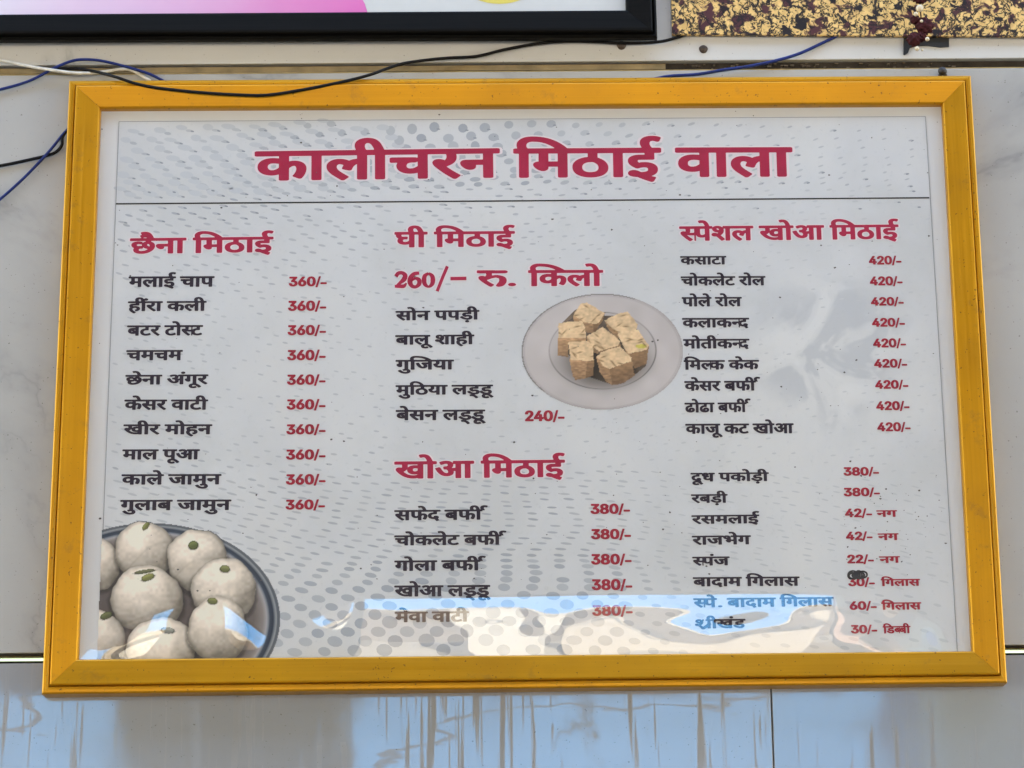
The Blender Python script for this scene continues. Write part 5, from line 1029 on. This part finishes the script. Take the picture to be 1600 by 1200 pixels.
for px, py, r in ((1437, 13, 6.5), (1431, 22, 4), (1449, 61, 3.6), (1433, 76, 4), (1440, 33, 2.6), (1441, 78, 2.2)):
    bm = bmesh.new(); bmesh.ops.create_uvsphere(bm, u_segments=16, v_segments=10, radius=r*.00063); c0 = Vector(at(px, py, -0.016)); bm.verts.index_update()
    obj('bead', [(q.co + c0)[:] for q in bm.verts], [[q.index for q in f.verts] for f in bm.faces], m_bead, gl_, go_, True); bm.free()

# ================================================================== WIRES, PEG
def wire(name, label, pts, r, mat, cat='wire', seg=10):
    q = random.Random(len(pts)*7 + int(pts[1][0]))           # hand-laid cable: never quite smooth
    P = spline([at(a + q.uniform(-.8, .8), b_ + q.uniform(-.9, .9), y) for a, b_, y in pts], 10)
    b = MB(); b.tube(P, r, seg)
    o0 = tuple(P[0]); o = b.build(name, mat, None, o0, True); return tag(o, label, cat, 'loose cables on the tiled wall')
m_wb = simple('black_cable', (0.006, 0.0055, 0.0055), 0.55, 0, .15, .3, 300)
m_wblue = simple('blue_cable', (0.007, 0.02, 0.125), 0.5, 0, .25, .25, 120)
m_wnavy = simple('navy_cable', (0.012, 0.02, 0.09), 0.5, 0, .5, .25, 120)
m_ww = simple('white_cable', (0.62, 0.60, 0.54), 0.5, 0, .4, .15, 150)
W_ = WALL_Y
wire('black_cable', 'black cable sagging over the top rail of the gold frame',
     [(84, 108, W_-.004), (120, 107.5, W_-.006), (150, 112, W_-.012), (180, 121, -.004), (215, 131, -.006), (255, 138.5, -.0065), (320, 144.5, -.0065), (380, 148, -.006), (420, 147.8, -.006), (470, 141.5, -.006),
      (530, 129, -.005), (575, 118, -.003), (605, 107, .004), (630, 99.5, .008), (660, 94.5, .012), (700, 91.5, W_-.006), (745, 87.5, W_-.004), (790, 78, W_-.004), (850, 67, W_-.004), (905, 64, W_-.004), (975, 66.5, W_-.004), (1025, 66, W_-.004), (1055, 60, W_-.004), (1095, 45, W_-.004)], 0.00165, m_wb)
wire('blue_cable', 'blue cable arching over the black cable at the upper left corner',
     [(-60, 152, W_-.004), (0, 140.5, W_-.004), (45, 127, W_-.005), (85, 106, W_-.009), (112, 95.5, W_-.011), (132, 93.2, W_-.011), (160, 95.5, W_-.010), (200, 104.5, W_-.008), (235, 117, W_-.005), (262, 130, W_-.003)], 0.00155, m_wblue)
wire('blue_cable', 'blue cable running from the gold frame up behind the mottled frame',
     [(1010, 126, W_-.003), (1045, 118.5, W_-.0035), (1090, 115.5, W_-.004), (1130, 109.5, W_-.005), (1170, 103.5, W_-.005), (1215, 93.5, W_-.005), (1250, 83, W_-.004), (1285, 68, W_-.003), (1315, 52, W_-.003)], 0.0017, m_wblue)
wire('blue_cable', 'blue cable slanting down from the gold frame to the left edge',
     [(-50, 352, W_-.004), (0, 311.5, W_-.004), (35, 281, W_-.004), (62, 253, W_-.005), (80, 233, W_-.006), (100, 208, W_-.004), (118, 190, W_-.003)], 0.0015, m_wblue)
wire('black_cable', 'short black cable coming out beside the left gold rail',
     [(-50, 266, W_-.003), (0, 259, W_-.003), (40, 250, W_-.003), (72, 244, W_-.003), (88, 238, W_-.004), (96, 226, W_-.005), (99, 212, W_-.004), (112, 196, W_-.003)], 0.0017, m_wb)
wire('white_cable', 'white cable drooping to the upper left corner of the gold frame',
     [(-50, 86, W_-.004), (0, 94.5, W_-.005), (45, 103, W_-.007), (85, 110.5, W_-.010), (120, 114, W_-.011), (155, 113, W_-.006), (185, 108, W_-.004), (205, 110, W_-.003), (235, 126, W_-.003)], 0.0017, m_ww)
pg = at(1472.5, 118, W_)
b = MB(); S = 18
def lathe(c, prof_, mb):      # along -y
    v = []; f = []
    for r, y in prof_: v += [(c[0] + r*math.cos(a), y, c[2] + r*math.sin(a)) for a in np.linspace(0, 2*math.pi, S, endpoint=False)]
    for i in range(len(prof_) - 1): f += [[i*S + k, i*S + (k+1) % S, (i+1)*S + (k+1) % S, (i+1)*S + k] for k in range(S)]
    f.append([(len(prof_)-1)*S + k for k in range(S)]); mb.add(v, f)
lathe(at(1472.5, 111.5, W_ - .008), [(.0014, W_), (.0014, W_-.006), (.0042, W_-.0065), (.0048, W_-.009), (.0036, W_-.0115), (.001, W_-.0125)], b)
b.tube([at(1466, 127, W_-.003), at(1469, 118, W_-.005), at(1472, 112, W_-.007)], .0022, 8); b.tube([at(1480, 127, W_-.003), at(1477, 118, W_-.005), at(1473, 112, W_-.007)], .0022, 8)
tag(b.build('hanging_peg', simple('black_peg', (0.016, 0.014, 0.013), .5), None, tuple(pg), True), 'black peg on the wall just above the gold frame at its right end', 'peg')
